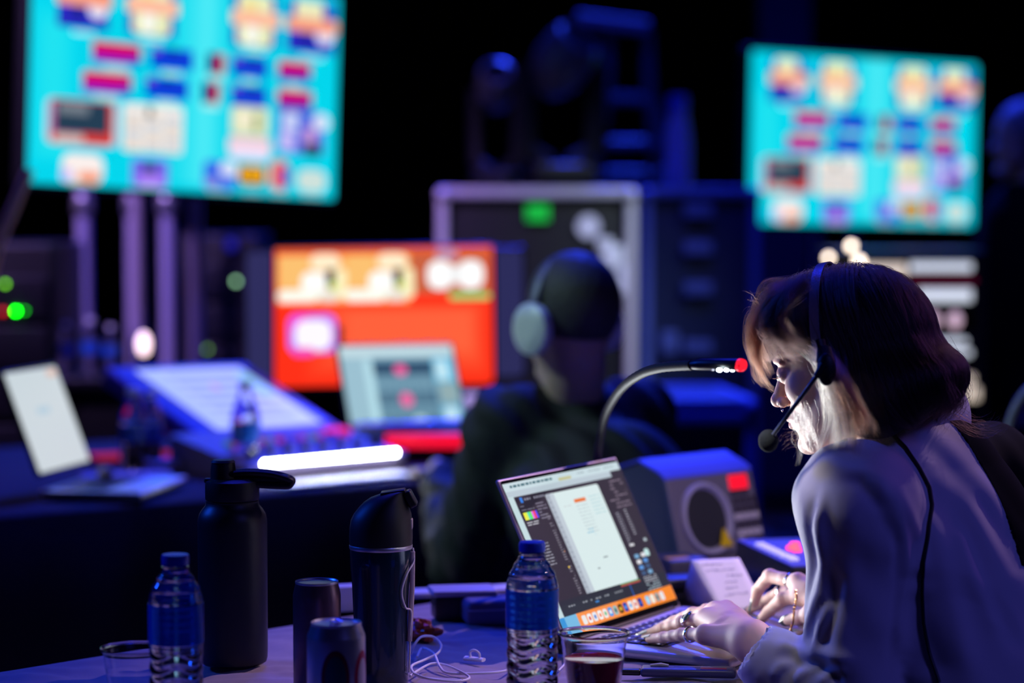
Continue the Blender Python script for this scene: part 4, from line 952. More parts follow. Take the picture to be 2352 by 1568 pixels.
# the orange strip of the desktop with its row of icons
T_ += [(0, 0.90, 0.10, 1, (50, 150, 220)), (0.04, 0.90, 0.16, 1, (120, 190, 230)), (0.14, 0.90, 1, 1, (255, 150, 70)), (0.5, 0.90, 1, 1, (255, 140, 30))]
dock = [(240, 240, 240), (250, 250, 250), (235, 240, 250), (250, 250, 250), (248, 240, 240), (70, 160, 240), (150, 190, 190), (60, 46, 10), (20, 60, 170), (240, 244, 250), (246, 240, 240), (24, 44, 140), (150, 210, 245), (244, 240, 225), (160, 170, 170), (235, 235, 240)]
inner = [None, (220, 60, 50), (60, 120, 210), (250, 120, 60), (90, 190, 120), (250, 250, 250), (60, 90, 90), (250, 200, 40), (90, 160, 250), (60, 150, 230), (220, 60, 60), (60, 110, 220), (190, 230, 250), None, (90, 96, 100), None]
x = 0.17
for i, c_ in enumerate(dock):
    if i == 12: x += 0.025
    T_.append((x, 0.922, x+0.036, 0.982, c_, 0.009))
    if inner[i]: T_.append((x+0.010, 0.940, x+0.026, 0.966, inner[i], 0.006))
    x += 0.045
rects(sc_, SW, SH, T_, 0.0001); sc_.build('screen', S_work, lt, smooth=False, col=True)
# its light: what the panel throws at the person in front of it
la = bpy.data.lights.new('laptop_screen_light', 'AREA'); la.shape = 'RECTANGLE'; la.size = SW; la.size_y = SH; la.energy = 3.0; la.color = (0.92, 0.97, 1.0); la.spread = math.radians(95)
lo = bpy.data.objects.new('laptop_screen_light', la); C.objects.link(lo); lo.parent = lt
lo.matrix_local = lid @ Matrix.Translation((LW/2, LD/2, 0.004)) @ Matrix.Rotation(math.pi, 4, 'X')

# ------------------------------------------------------------------ small things on the near table
# folded note card
c0, c1 = onz(1572, 1388, TZ+0.001), onz(1722, 1388, TZ+0.001)
t = empty('note_card', (0, 0, 0), 0, 'white handwritten note card folded into a little tent, behind the laptop', 'card')
p0, p1 = onz(1606, 1398, TZ+0.002), onz(1724, 1386, TZ+0.002); q0 = at(1588, 1286, p0.y+0.055); q1 = at(1698, 1281, p1.y+0.055)
M_paper = mat('note_paper', (0.82, 0.8, 0.84), 0.75)
def curved_sheet(a, b, c, d, bow, n=14):     # a,b bottom; c,d top
    vs = []; fs = []
    nrm = (b-a).cross(c-a).normalized()
    for i in range(n+1):
        s_ = i/n; l = a.lerp(c, s_); r_ = b.lerp(d, s_); o = nrm*bow*((1-s_)**2)
        for j in range(7): vs.append(l.lerp(r_, j/6)+o-nrm*bow*0)
    for i in range(n):
        for j in range(6): fs.append((i*7+j, i*7+j+1, (i+1)*7+j+1, (i+1)*7+j))
    return MB().add(vs, fs), nrm
sh, nr = curved_sheet(p0+Vector((0.03, -0.02, 0)), p1+Vector((0.02, -0.02, 0)), q0, q1, -0.004); o = sh.build('front_leaf', M_paper, t); so = o.modifiers.new('thickness', 'SOLIDIFY'); so.thickness = 0.0006
b0, b1 = onz(1572, 1384, TZ+0.002), onz(1690, 1372, TZ+0.002)
sh, nr2 = curved_sheet(b0+Vector((0, 0.03, 0)), b1+Vector((0, 0.03, 0)), q0, q1, 0.0); o = sh.build('back_leaf', mat('mauve_card', (0.5, 0.44, 0.56), 0.8), t); so = o.modifiers.new('thickness', 'SOLIDIFY'); so.thickness = 0.0006
sd = MB(); sd.add([b0+Vector((0, 0.03, 0)), p0+Vector((0.03, -0.02, 0)), q0+Vector((0, 0.001, 0))], [(0, 1, 2)]); o = sd.build('side_fold', mat('mauve_card'), t); so = o.modifiers.new('thickness', 'SOLIDIFY'); so.thickness = 0.0006
M_ink = mat('pencil', (0.35, 0.34, 0.45), 0.8); ink = MB(); rw = random.Random(4)
A_, B_, C_, D_ = p0+Vector((0.03, -0.02, 0)), p1+Vector((0.02, -0.02, 0)), q0, q1
nn_ = (B_-A_).cross(C_-A_).normalized(); nn_ = nn_ if nn_.y < 0 else -nn_
for ln, (sx, ex) in enumerate(((0.15, 0.55), (0.18, 0.8), (0.55, 0.9), (0.45, 0.7), (0.4, 0.62), (0.3, 0.8))):
    yv = 0.90-ln*0.12; x = sx
    while x < ex:
        pts_ = []
        for q_ in range(6):
            xx = x+0.012*q_+0.004*rw.random(); yy = yv+rw.uniform(-0.022, 0.022)
            s_ = yy; l = A_.lerp(C_, s_); r_ = B_.lerp(D_, s_); off = (B_-A_).cross(C_-A_).normalized()*(-0.004)*((1-s_)**2)
            pts_.append(l.lerp(r_, xx)+off+nn_*0.0008)
        ink.tube(pts_, 0.0004, 4); x += 0.09
ink.build('handwriting', M_ink, t)

# reference speaker box with round grille
sb0, sb1 = onz(1560, 1292, TZ), onz(1752, 1262, TZ)
spk = empty('desk_speaker', (0, 0, 0), 0, 'grey desk speaker box with round grille, yellow warning triangle and red display', 'speaker')
M_spk = mat('speaker_grey', (0.12, 0.11, 0.14), 0.5, bump=0.2, bscale=500); M_spk2 = mat('speaker_front', (0.17, 0.15, 0.20), 0.42)
fx = (sb1-sb0); Wf = fx.length; fx.normalize(); fy = Vector((-fx.y, fx.x, 0)); smw = frame_of(sb0, fx, fy, z_); spk.matrix_world = smw
k = sb0.y/FPX; Hs = 0.150; dep_s = 0.17; lean = 0.035
# side outline: leaning front, rounded top
prf = [(0, 0.006), (lean, Hs-0.012), (lean+0.012, Hs), (dep_s*0.55, Hs+0.016), (dep_s, Hs-0.01), (dep_s, 0.006)]
b = MB(); vs = [(0, y, z) for y, z in prf]+[(Wf, y, z) for y, z in prf]; n = len(prf)
b.add(vs, [tuple(range(n)), tuple(reversed(range(n, 2*n)))]+[(i, n+i, n+(i+1) % n, (i+1) % n) for i in range(n)]); b.build('cabinet', M_spk, spk, sharp=20)
fr = frame_of((0, -0.002, 0.006), Vector((1, 0, 0)), Vector((0, lean, Hs-0.018)).normalized(), Vector((0, -(Hs-0.018), lean)).normalized()); Hf = Vector((0, lean, Hs-0.018)).length
b = MB(); b.T = fr
b.box((Wf/2, Hf/2, 0), (Wf+0.004, Hf+0.004, 0.008), r=0.003); b.build('front_panel', M_spk2, spk)
b = MB(); b.T = fr @ Matrix.Translation((Wf*0.36, Hf*0.46, 0.004)); r0 = min(Hf*0.47, Wf*0.36)
b.lathe([(r0, 0), (r0, 0.004), (r0*0.97, 0.008), (r0*0.90, 0.009), (r0*0.84, 0.004), (r0*0.80, -0.001)], 56); b.build('ring', mat('ring_lavender', (0.5, 0.46, 0.58), 0.35), spk)
b = MB(); b.T = fr @ Matrix.Translation((Wf*0.36, Hf*0.46, 0.004)); b.lathe([(r0*0.84, 0.001), (r0*0.6, 0.004), (r0*0.3, 0.006), (0, 0.007)], 56); b.build('grille', mat('speaker_mesh', (0.03, 0.028, 0.034), 0.7, bump=0.6, bscale=1500), spk)
b = MB(); b.T = fr @ Matrix.Translation((Wf*0.50, Hf*0.17, 0.0125)); a_ = 0.017
pl = [(-a_, -a_*0.8), (a_, -a_*0.8), (0.15*a_, a_*1.05), (-0.15*a_, a_*1.05)]; b.prism(pl, 0, 0.001); b.build('warning_triangle', mat('warning_yellow', (0.85, 0.55, 0.01), 0.5), spk)
b = MB(); b.T = fr @ Matrix.Translation((Wf*0.82, Hf*0.88, 0.004)); b.box((0, 0, 0), (0.05, 0.026, 0.004), r=0.002); b.build('display', mat('red_display', (0.1, 0, 0), 0.3, emit=lin((245, 20, 50)), estr=1.1), spk)
M_btn = mat('pale_button', (0.75, 0.66, 0.68), 0.4); M_btnd = mat('dark_button', (0.05, 0.035, 0.05), 0.4)
for r_ in range(7):
    for c_ in range(4):
        if r_ == 0 and c_ > 2: continue
        lit = (r_ in (3, 5)) or (r_ == 6 and c_ == 0)
        b = MB(); b.T = fr @ Matrix.Translation((Wf*(0.73+0.075*c_), Hf*(0.74-0.105*r_), 0.005)); b.box((0, 0, 0), (0.012, 0.011, 0.006), r=0.002); b.build('button', M_btn if lit else M_btnd, spk)
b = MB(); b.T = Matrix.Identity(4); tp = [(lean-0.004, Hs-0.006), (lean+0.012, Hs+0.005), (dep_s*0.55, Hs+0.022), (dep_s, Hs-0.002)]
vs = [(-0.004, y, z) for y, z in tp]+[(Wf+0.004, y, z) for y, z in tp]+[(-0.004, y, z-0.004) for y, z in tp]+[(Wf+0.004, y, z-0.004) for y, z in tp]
b.add(vs, [(i, i+1, 5+i, 4+i) for i in range(3)]+[(8+i, 12+i, 13+i, 9+i) for i in range(3)]+[(0, 4, 12, 8), (3, 11, 15, 7), (0, 8, 9, 1), (1, 9, 10, 2), (2, 10, 11, 3), (4, 5, 13, 12), (5, 6, 14, 13), (6, 7, 15, 14)]); b.build('top_cover', mat('blue_light_top', (0.10, 0.12, 0.75), 0.55), spk, sharp=40)  # blue overhead light is put into the cover's colour
# smaller black box by its side with yellow label
q = onz(1562, 1310, TZ); t = empty('adaptor_box', (q.x, q.y, TZ), 0.35, 'low black box with a yellow label, between the laptop lid and the speaker box', 'box')
MB().box((0, 0, 0.012), (0.075, 0.09, 0.024), r=0.004).build('body', mat('adaptor_grey', (0.06, 0.055, 0.07), 0.5), t)
MB().box((-0.012, -0.014, 0.0243), (0.040, 0.020, 0.0008)).build('label', mat('yellow_label', (0.8, 0.42, 0.08), 0.6), t)
q = onz(1556, 1378, TZ); 
for i, (lab) in enumerate(('lowest dark device in the stack behind the laptop hinge', 'topmost dark device in the stack behind the laptop hinge')):
    o = tag(MB().box((0, 0, 0.0085), (0.085, 0.06, 0.017), r=0.004).build('battery_pack', M_blk), lab, 'battery pack', 'stacked dark devices behind the laptop'); o.location = (q.x, q.y+0.01, TZ+0.0005+i*0.0185); o.rotation_euler = (0, 0, 0.25+0.1*i)
# control unit at the right, its top lit blue
q0, q1, q2 = onz(1690, 1240, TZ+0.055), onz(1925, 1226, TZ+0.055), onz(1818, 1302, TZ+0.055)
fx = (q1-q0); fx.normalize(); fy = Vector((-fx.y, fx.x, 0)); 
fx2 = (q2-q0).normalized(); t = empty('intercom_unit', (0, 0, 0), 0, 'dark intercom unit with blue lit top and glowing red keys, beside the speaker box', 'intercom'); t.matrix_world = frame_of((q0.x, q0.y, TZ), fx2, Vector((-fx2.y, fx2.x, 0)), z_)
Lx = (q2-q0).length; Ly = 0.17
MB().box((Lx/2, Ly/2, 0.0275), (Lx, Ly, 0.053), r=0.004).build('body', M_blk, t)
MB().box((Lx/2, Ly/2, 0.055), (Lx-0.004, Ly-0.004, 0.002)).build('top_plate', mat('blue_light_plate', (0.07, 0.07, 0.30), 0.5), t)  # plate colour carries the blue light falling on the top
iu = t.matrix_world.inverted()
def IU(px, py): q = iu @ onz(px, py, TZ+0.058); return (q.x, q.y, 0.058)
for (px, py) in ((1746, 1250), (1757, 1255), (1768, 1260), (1779, 1265), (1790, 1270), (1802, 1276), (1814, 1280), (1822, 1284)): MB().box(IU(px, py), (0.012, 0.016, 0.006), r=0.002).build('key', mat('lit_white_key', (0.8, 0.8, 0.85), 0.4, emit=(0.6, 0.55, 0.9), estr=0.5), t)
M_red = mat('red_key', (0.2, 0, 0), 0.4, emit=lin((255, 60, 60)), estr=4)
for (px, py) in ((1818, 1258), (1826, 1250), (1830, 1262)): MB().box(IU(px, py), (0.012, 0.014, 0.006), r=0.002).build('lit_key', M_red, t)
# gooseneck lamp
g0 = onz(1372, 1362, TZ); gd = g0.y
gl = empty('gooseneck_lamp', (g0.x, g0.y, TZ), 0, 'black gooseneck desk lamp arching over behind the laptop, red glowing tip', 'lamp')
def G(px, py, d=gd): q = at(px, py, d); return q-Vector((g0.x, g0.y, TZ))
path = spline([Vector((0, 0, 0.03)), G(1368, 1180, 3.72), G(1372, 1060, 3.66), G(1378, 1010, 3.60), G(1392, 950, 3.50), G(1425, 895, 3.36), G(1470, 860, 3.22), G(1520, 844, 3.10), G(1590, 838, 2.96)], 12)
m = MB(); m.tube(path, [0.0062+0.0005*(i % 2) for i in range(len(path))], 14); m.build('gooseneck', mat('gooseneck_black', (0.008, 0.008, 0.012), 0.6, ior=1.3), gl)
m = MB(); m.tube([G(1580, 838, 2.975), G(1600, 837, 2.955), G(1612, 836, 2.95), G(1698, 837, 2.91), G(1704, 838, 2.908)], [0.0058, 0.0072, 0.0082, 0.0082, 0.007], 18, flat=0.9); m.build('lamp_head', M_blk, gl)
m = MB(); m.tube([G(1699, 838, 2.91), G(1704, 839, 2.907), G(1706, 840, 2.905)], [0.0084, 0.0082, 0.006], 18, flat=0.95); m.build('tip_ring', mat('red_tip', (0.3, 0, 0), 0.3, emit=lin((255, 30, 50)), estr=1.3), gl)
M_led = mat('lamp_diode', (1, 1, 1), 0.3, emit=(0.85, 1, 1), estr=22)
for i, (px, r) in enumerate(((1637, 0.0016), (1652, 0.0034), (1668, 0.0029), (1682, 0.0027))):
    m = MB(); c_ = G(px, 849, 2.92); m.sphere(c_-Vector((0, 0.003, 0.000)), (r, r, r*0.7), 10, 8); m.build('diode', M_led if i else mat('dim_diode', (0.8, 0.8, 0.8), 0.3, emit=(0.5, 0.5, 0.6), estr=1), gl)
MB().lathe([(0.035, 0), (0.035, 0.015), (0.014, 0.024), (0.010, 0.035), (0, 0.036)], 28).build('base', M_blk, gl)
ll = bpy.data.lights.new('gooseneck_light', 'SPOT'); ll.energy = 0.9; ll.color = (0.95, 0.9, 1.0); ll.spot_size = math.radians(125); ll.shadow_soft_size = 0.01; ll.spot_blend = 0.5
o = bpy.data.objects.new('gooseneck_light', ll); C.objects.link(o); o.parent = gl; o.location = G(1665, 860, 2.915); o.rotation_euler = (0.25, 0.15, 0)

# small device with cap in front
q = onz(1560, 1552, TZ); t = empty('utility_lighter', (q.x, q.y, TZ), -0.10, 'flat dark blue plastic gadget with a red stripe, lying in front of the laptop', 'gadget')
MB().box((0.012, 0, 0.006), (0.125, 0.032, 0.0115), r=0.0045).build('body', mat('gadget_blue', (0.05, 0.05, 0.13), 0.35), t)
MB().box((-0.076, -0.002, 0.005), (0.052, 0.016, 0.008), r=0.0025).build('cap', M_blk, t)
MB().box((0.045, -0.006, 0.0119), (0.034, 0.010, 0.0006), r=0.0002).build('stripe', mat('dark_red', (0.35, 0.01, 0.03), 0.4), t)
MB().tube([(-0.038, 0.004, 0.0125), (-0.024, 0.004, 0.0135), (-0.014, 0.004, 0.0125)], [0.002, 0.003, 0.002], 8).build('switch', mat('grey_switch', (0.4, 0.38, 0.4), 0.5), t)
# dark round bud case behind the cup
q = onz(1288, 1502, TZ); o = tag(MB().sphere((0, 0, 0.016), (0.019, 0.019, 0.016), 28, 16).build('earbud_case', mat('glossy_black', (0.01, 0.01, 0.012), 0.12)), 'small glossy black rounded case between the bottle and the cola cup', 'case'); o.location = (q.x, q.y, TZ)
# white cables
M_wc = mat('white_cable', (0.8, 0.76, 0.8), 0.45)
def T(px, py, h=0.002): q = onz(px, py, TZ+h); return q
loops = [T(938, 1530, 0.003), T(955, 1500, 0.01), T(1000, 1478, 0.02), T(1008, 1478, 0.05), T(1012, 1500, 0.075), T(985, 1520, 0.085), T(955, 1530, 0.06), T(942, 1500, 0.03), T(960, 1510, 0.006), T(990, 1520, 0.004), T(1020, 1545, 0.003), T(1040, 1556, 0.003), T(1000, 1556, 0.003), T(945, 1545, 0.003)]
tag(MB().tube(spline([T(944, 1500, .004), T(952, 1480, .02), T(968, 1462, .03), T(995, 1462, .028), T(1013, 1480, .02), T(1005, 1500, .012), T(975, 1515, .006), T(945, 1530, .004), T(960, 1552, .003), T(1010, 1560, .003), T(1060, 1562, .003)], 10), 0.0017, 8).build('white_cable', M_wc), 'white cable standing up in a loop beside the travel mug', 'cable', 'white cables in a tangle')
tag(MB().tube(spline([T(958, 1508, .0035), T(970, 1488, .006), T(996, 1500, .010), T(1010, 1530, .006), T(1030, 1545, .003), T(1100, 1546, .003), T(1160, 1540, .003), T(1195, 1520, .003)], 10), 0.0017, 8).build('white_cable', M_wc), 'white cable running along the cloth towards the middle water bottle', 'cable', 'white cables in a tangle')
tag(MB().tube(spline([T(942, 1552, .005), T(962, 1538, .006), T(990, 1524, .007), T(1020, 1526, .006), T(1055, 1540, .006), T(1078, 1556, .003), T(1050, 1564, .003), T(985, 1558, .006), T(950, 1546, .007)], 10), 0.0017, 8).build('white_cable', M_wc), 'flat lying coil of white cable before the crumpled red wrapper', 'cable', 'white cables in a tangle')
tag(MB().tube(spline([T(1283, 1540, .002), T(1300, 1520, .002), T(1305, 1500, .004), T(1298, 1490, .004)], 8), 0.0014, 8).build('white_cable', M_wc), 'short white cable between the bottle and the cup', 'cable')
# clip
q = onz(1090, 1518, TZ); t = empty('cable_clip', (q.x, q.y, TZ), -0.5, 'small white plastic clip lying on the cloth', 'clip')
MB().tube([(-0.014, 0, 0.003), (0.014, 0, 0.003)], [0.007, 0.006], 14, flat=0.45).build('pad', M_wc, t)
MB().tube(spline([(-0.006, 0, 0.004), (-0.007, 0, 0.012), (0.0, 0, 0.015), (0.007, 0, 0.011), (0.008, 0, 0.004)], 6), 0.0018, 8).build('hook', M_wc, t)
# crumpled wrapper
q = onz(965, 1470, TZ); m = MB(); rr2 = np.random.RandomState(6); vs = []; fs = []
nu, nv = 22, 14
for j in range(nv+1):
    for i in range(nu):
        a = 2*math.pi*i/nu; b_ = -math.pi/2+math.pi*j/nv; r = 1+0.25*math.sin(3*a+5*b_)+0.2*rr2.uniform(-1, 1)*math.cos(b_)
        vs.append((0.028*r*math.cos(b_)*math.cos(a), 0.018*r*math.cos(b_)*math.sin(a), max(0.0, 0.013+0.015*r*math.sin(b_))))
for j in range(nv):
    for i in range(nu): fs.append((j*nu+i, j*nu+(i+1) % nu, (j+1)*nu+(i+1) % nu, (j+1)*nu+i))
o = tag(m.add(vs, fs).build('crumpled_wrapper', mat('rust_wrapper', (0.30, 0.05, 0.02), 0.4), sharp=15), 'crumpled rust red wrapper behind the white cables', 'wrapper'); o.location = (q.x, q.y, TZ); o.rotation_euler = (0, 0, -0.6)
# boxes near the far edge
q = onz(1062, 1418, TZ); t = empty('power_adaptor', (q.x, q.y, TZ), 0.15, 'dark power adaptor with a bright blue top edge, near the far edge of the cloth', 'adaptor')
MB().box((0, 0, 0.018), (0.088, 0.06, 0.036), r=0.003).build('body', M_blk, t); MB().box((0, 0, 0.041), (0.098, 0.068, 0.009), r=0.004).build('lid', mat('lilac_lid', (0.35, 0.35, 0.55), 0.5), t)
q = onz(1135, 1428, TZ); t = empty('storage_case', (q.x, q.y, TZ), 0.2, 'blue lit padded case behind the middle water bottle', 'case')
MB().box((0, 0, 0.0185), (0.095, 0.07, 0.037), r=0.010).build('body', mat('navy_case', (0.10, 0.10, 0.22), 0.6), t); MB().box((0, -0.036, 0.024), (0.09, 0.002, 0.002)).build('zip', mat('lilac_lid'), t)
q = onz(806, 1400, TZ); t = empty('tissue_box', (q.x, q.y, TZ), 0.3, 'small white carton between the tall can and the travel mug', 'carton')
MB().box((0, 0, 0.019), (0.055, 0.03, 0.038), r=0.001).build('body', M_paper, t)
# lavender sheet and tablet under the right hand
q = onz(1692, 1384, TZ); o = tag(MB().box((0, 0, 0.003), (0.10, 0.09, 0.006), r=0.002).build('notebook', mat('lavender_paper')), 'thin lavender notebook under the fingers of her right hand', 'notebook'); o.location = (q.x+0.03, q.y+0.01, TZ+0.001); o.rotation_euler = (0, 0, -0.5)
# long pale strip added in place of the table's far edge
q0, q1 = onz(960, 1366, TZ), onz(1140, 1356, TZ); 
o = tag(MB().box((0, 0, 0.004), ((q1-q0).length+0.1, 0.05, 0.008), r=0.002).build('edge_strip', M_paper), 'long pale strip added as the table edge along the far side of the cloth', 'paper'); o.location = ((q0+q1)/2+Vector((0.02, -0.01, 0))).to_tuple()[:2]+(TZ+0.001,); o.rotation_euler = (0, 0, math.atan2(q1.y-q0.y, q1.x-q0.x)*0.9)

# water bottles on the back desk
def far_bottle(px, py, d, label, s=1.0, z0=None):
    q = onz(px, py, 0.757) if z0 is None else at(px, 866, d); t = empty('water_bottle', (q.x, q.y, q.z if z0 is None else qa_.z), 0, label, 'bottle', 'bottles on and behind the back desk')
    MB().lathe([(0, 0), (0.026*s, 0), (0.031*s, 0.01), (0.031*s, 0.12*s), (0.028*s, 0.14*s), (0.014*s, 0.175*s), (0.013*s, 0.185*s), (0, 0.186*s)], 28).build('bottle', M_pet, t)
    MB().lathe([(0.0315*s, 0.07*s), (0.0315*s, 0.115*s)], 28).build('label', M_label, t); MB().lathe([(0.015*s, 0.183*s), (0.015*s, 0.2*s), (0, 0.201*s)], 20).build('cap', mat('white_cap', (0.8, 0.85, 0.9), 0.4), t)
for (px, lab, s_) in ((152, 'bottle furthest left on the low case behind the back table', 0.72), (210, 'bluish bottle on the low case, second of the three', 0.78), (256, 'dimmer bluish bottle on the low case, nearest the glowing round lamp', 0.68)):
    far_bottle(px, 866, 6.90, lab, s_, z0=1)
far_bottle(565, 1090, 5.3, 'water bottle with blue label left of the glowing lamp row', 1.05)
far_bottle(306, 1082, 5.4, 'left one of two bottles before the blue touch console', 0.95)
far_bottle(346, 1076, 5.4, 'right one of two bottles before the blue touch console', 0.9)
# ------------------------------------------------------------------ the woman at the laptop
def hair_mat(name, c1, c2, rough=0.3):
    m = bpy.data.materials.new(name); m.use_nodes = True; N = m.node_tree.nodes; L = m.node_tree.links
    N.remove(N['Principled BSDF']); h = N.new('ShaderNodeBsdfHairPrincipled'); h.parametrization = 'COLOR'
    inf = N.new('ShaderNodeHairInfo'); mx = N.new('ShaderNodeMix'); mx.data_type = 'RGBA'
    mx.inputs[6].default_value = (*c1, 1); mx.inputs[7].default_value = (*c2, 1); L.new(inf.outputs['Random'], mx.inputs[0]); L.new(mx.outputs[2], h.inputs['Color'])
    h.inputs['Roughness'].default_value = rough; h.inputs['Random Roughness'].default_value = 0.4
    L.new(h.outputs[0], N['Material Output'].inputs[0]); MATS[name] = m; return m
M_skin = mat('skin', (0.62, 0.40, 0.33), 0.56, sss=0.25, attr='Col', bump=0.12, bscale=700, bdist=0.0006)
HAIR_D = hair_mat('dark_brown_hair', (0.008, 0.004, 0.004), (0.020, 0.009, 0.007), 0.38); HAIR_R = hair_mat('auburn_hair', (0.016, 0.006, 0.005), (0.055, 0.014, 0.006)); HAIR_B = hair_mat('blonde_hair', (0.14, 0.07, 0.04), (0.52, 0.37, 0.25))
M_scalp = mat('hair_mass', (0.010, 0.006, 0.006), 0.7, bump=0.6, bscale=160, bdist=0.002)
TH, PH, HS = math.radians(22), math.radians(13), 0.99
hx = Vector((-math.cos(TH)*math.cos(PH), math.sin(TH)*math.cos(PH), -math.sin(PH))); hy = Vector((-math.sin(TH), -math.cos(TH), 0)); hz = hx.cross(hy)
HC = at(1947, 850, 3.08)
HM = frame_of(HC, hx*HS, hy*HS, hz*HS); HMi = HM.inverted()
HMn = np.array(HM); HMin = np.array(HMi)
def toW(P): P = np.asarray(P, float); return P @ HMn[:3, :3].T + HMn[:3, 3]
def toL(P): P = np.asarray(P, float); return P @ HMin[:3, :3].T + HMin[:3, 3]

woman = empty('person', (HC.x+0.12, HC.y-0.1, 0.0), 0, 'person in a pale blouse with a dark bob and headset, leaning over the open laptop', 'person')
wpar = Matrix.Translation(woman.location).inverted()
bpy.context.view_layer.update()
def wchild(o): o.parent = woman; o.matrix_parent_inverse = wpar; return o

NB = at(2085, 985, 3.15)
# head and neck, in the head's own frame: x forward, y to her left, z up
v = Vol((-0.175, -0.095, -0.16), (0.135, 0.095, 0.14), 0.00135)
v.ell((-0.008, 0, 0.036), (0.095, 0.073, 0.087), k=0)
v.ell((0.036, 0, -0.012), (0.052, 0.057, 0.075), k=0.02)
for s_ in (-1, 1):
    v.cone((0.012, s_*0.050, -0.030), (0.062, s_*0.020, -0.080), 0.018, 0.016, 0.015)
    v.ell((0.058, s_*0.038, -0.010), (0.024, 0.020, 0.020), k=0.014)
v.ell((0.078, 0, -0.083), (0.016, 0.017, 0.014), k=0.012)
v.ell((0.072, 0, -0.048), (0.024, 0.030, 0.026), k=0.012)
v.cone((0.074, -0.030, 0.032), (0.074, 0.030, 0.032), 0.015, 0.015, 0.012)
for s_ in (-1, 1): v.ell((0.092, s_*0.031, 0.012), (0.013, 0.017, 0.012), k=0.010, op='s')
v.cone((0.086, 0, 0.020), (0.108, 0, -0.018), 0.0075, 0.0085, 0.008)
v.ell((0.110, 0, -0.020), (0.0095, 0.010, 0.0085), k=0.005)
for s_ in (-1, 1):
    v.ell((0.099, s_*0.0105, -0.0235), (0.0085, 0.0065, 0.0070), k=0.004)
    v.ell((0.104, s_*0.0065, -0.0300), (0.0040, 0.0032, 0.0035), k=0.002, op='s')
    v.ell((0.0785, s_*0.031, 0.012), (0.0142, 0.0142, 0.0135), k=0.003)
    v.ell((0.0925, s_*0.032, 0.0085), (0.0075, 0.0135, 0.0030), R=Matrix.Rotation(0.1*s_, 3, 'X'), k=0.0015, op='s')
    v.cone((0.078, s_*0.048, 0.028), (0.093, s_*0.022, 0.031), 0.004, 0.0045, 0.006)
v.chain([(0.084, -0.023, -0.0475), (0.095, -0.010, -0.0445), (0.0975, 0, -0.0455), (0.095, 0.010, -0.0445), (0.084, 0.023, -0.0475)], [0.002, 0.0048, 0.0050, 0.0048, 0.002], 0.003)
v.chain([(0.083, -0.021, -0.0505), (0.093, -0.009, -0.0555), (0.0945, 0, -0.0565), (0.093, 0.009, -0.0555), (0.083, 0.021, -0.0505)], [0.002, 0.0052, 0.0058, 0.0052, 0.002], 0.003)
v.chain([(0.090, -0.024, -0.0490), (0.1005, -0.008, -0.0498), (0.1015, 0, -0.0502), (0.1005, 0.008, -0.0498), (0.090, 0.024, -0.0490)], [0.0008]*5, 0.0015, 's')
v.ell((0.098, 0, -0.067), (0.010, 0.02, 0.006), k=0.006, op='s')
for s_ in (-1, 1):      # ears
    v.ell((0.000, s_*0.072, 0.000), (0.017, 0.008, 0.030), R=Matrix.Rotation(0.25*s_, 3, 'Z'), k=0.004); v.ell((0.004, s_*0.081, 0.004), (0.010, 0.006, 0.018), k=0.003, op='s')
    v.cone((0.0, s_*0.074, -0.022), (0.003, s_*0.072, -0.030), 0.006, 0.006, 0.004)
v.cone((-0.018, 0, -0.035), tuple(toL([tuple(NB)])[0]), 0.050, 0.050, 0.02)
V, Q = v.mesh(); V = relax(V, Q, 1)
def squeeze(x): return x*(1-0.09*np.clip(x/0.05, 0, 1))
ids = (V[:, 0] > 0.084) & (V[:, 2] < -0.040) & (V[:, 2] > -0.064) & (abs(V[:, 1]) < 0.021)
col = np.tile(np.array([[0.70, 0.45, 0.34]]), (len(V), 1))
wl = np.clip(1-np.abs((V[:, 2]+0.0505)/0.0095), 0, 1)**0.5*ids; col = col*(1-wl[:, None])+np.array([[0.50, 0.16, 0.17]])*wl[:, None]
nn2 = np.clip(1-np.linalg.norm((V-np.array([0.108, 0, -0.024]))/np.array([0.018, 0.016, 0.014]), axis=1), 0, 1)[:, None]; col = col*(1-nn2*0.5)+np.array([[0.62, 0.28, 0.25]])*nn2*0.5
ch = np.exp(-(((V[:, 0]-0.06)/0.028)**2+((np.abs(V[:, 1])-0.045)/0.022)**2+((V[:, 2]+0.022)/0.025)**2))[:, None]; col = col*(1-0.25*ch)+np.array([[0.62, 0.30, 0.27]])*0.25*ch
V[:, 0] = squeeze(V[:, 0]); HEAD = (toW(V), Q, col)

# limbs and hands in the place
SL, EL, WL = at(1962, 1150, 2.98), at(1962, 1655, 3.04), onz(1727, 1473, 0.797)
SR, ER, WR = at(2268, 1080, 3.32), at(2130, 1480, 3.36), at(1915, 1385, 3.42)
def O(px, py, z): return onz(px, py, z)
LH = dict(pinky=[O(1650, 1462, .795), O(1618, 1457, .797), O(1566, 1457, .789), O(1524, 1463, .7795), O(1492, 1467, .7730)],
          ring=[O(1660, 1440, .806), O(1622, 1420, .808), O(1566, 1430, .797), O(1522, 1444, .7840), O(1484, 1457, .7735)],
          middle=[O(1675, 1425, .812), O(1642, 1405, .812), O(1592, 1410, .802), O(1548, 1428, .786), O(1516, 1441, .7735)],
          index=[O(1695, 1420, .812), O(1668, 1402, .812), O(1624, 1402, .803), O(1582, 1417, .787), O(1552, 1429, .7735)],
          thumb=[O(1712, 1440, .797), O(1690, 1432, .788), O(1650, 1436, .780), O(1612, 1440, .7735)])
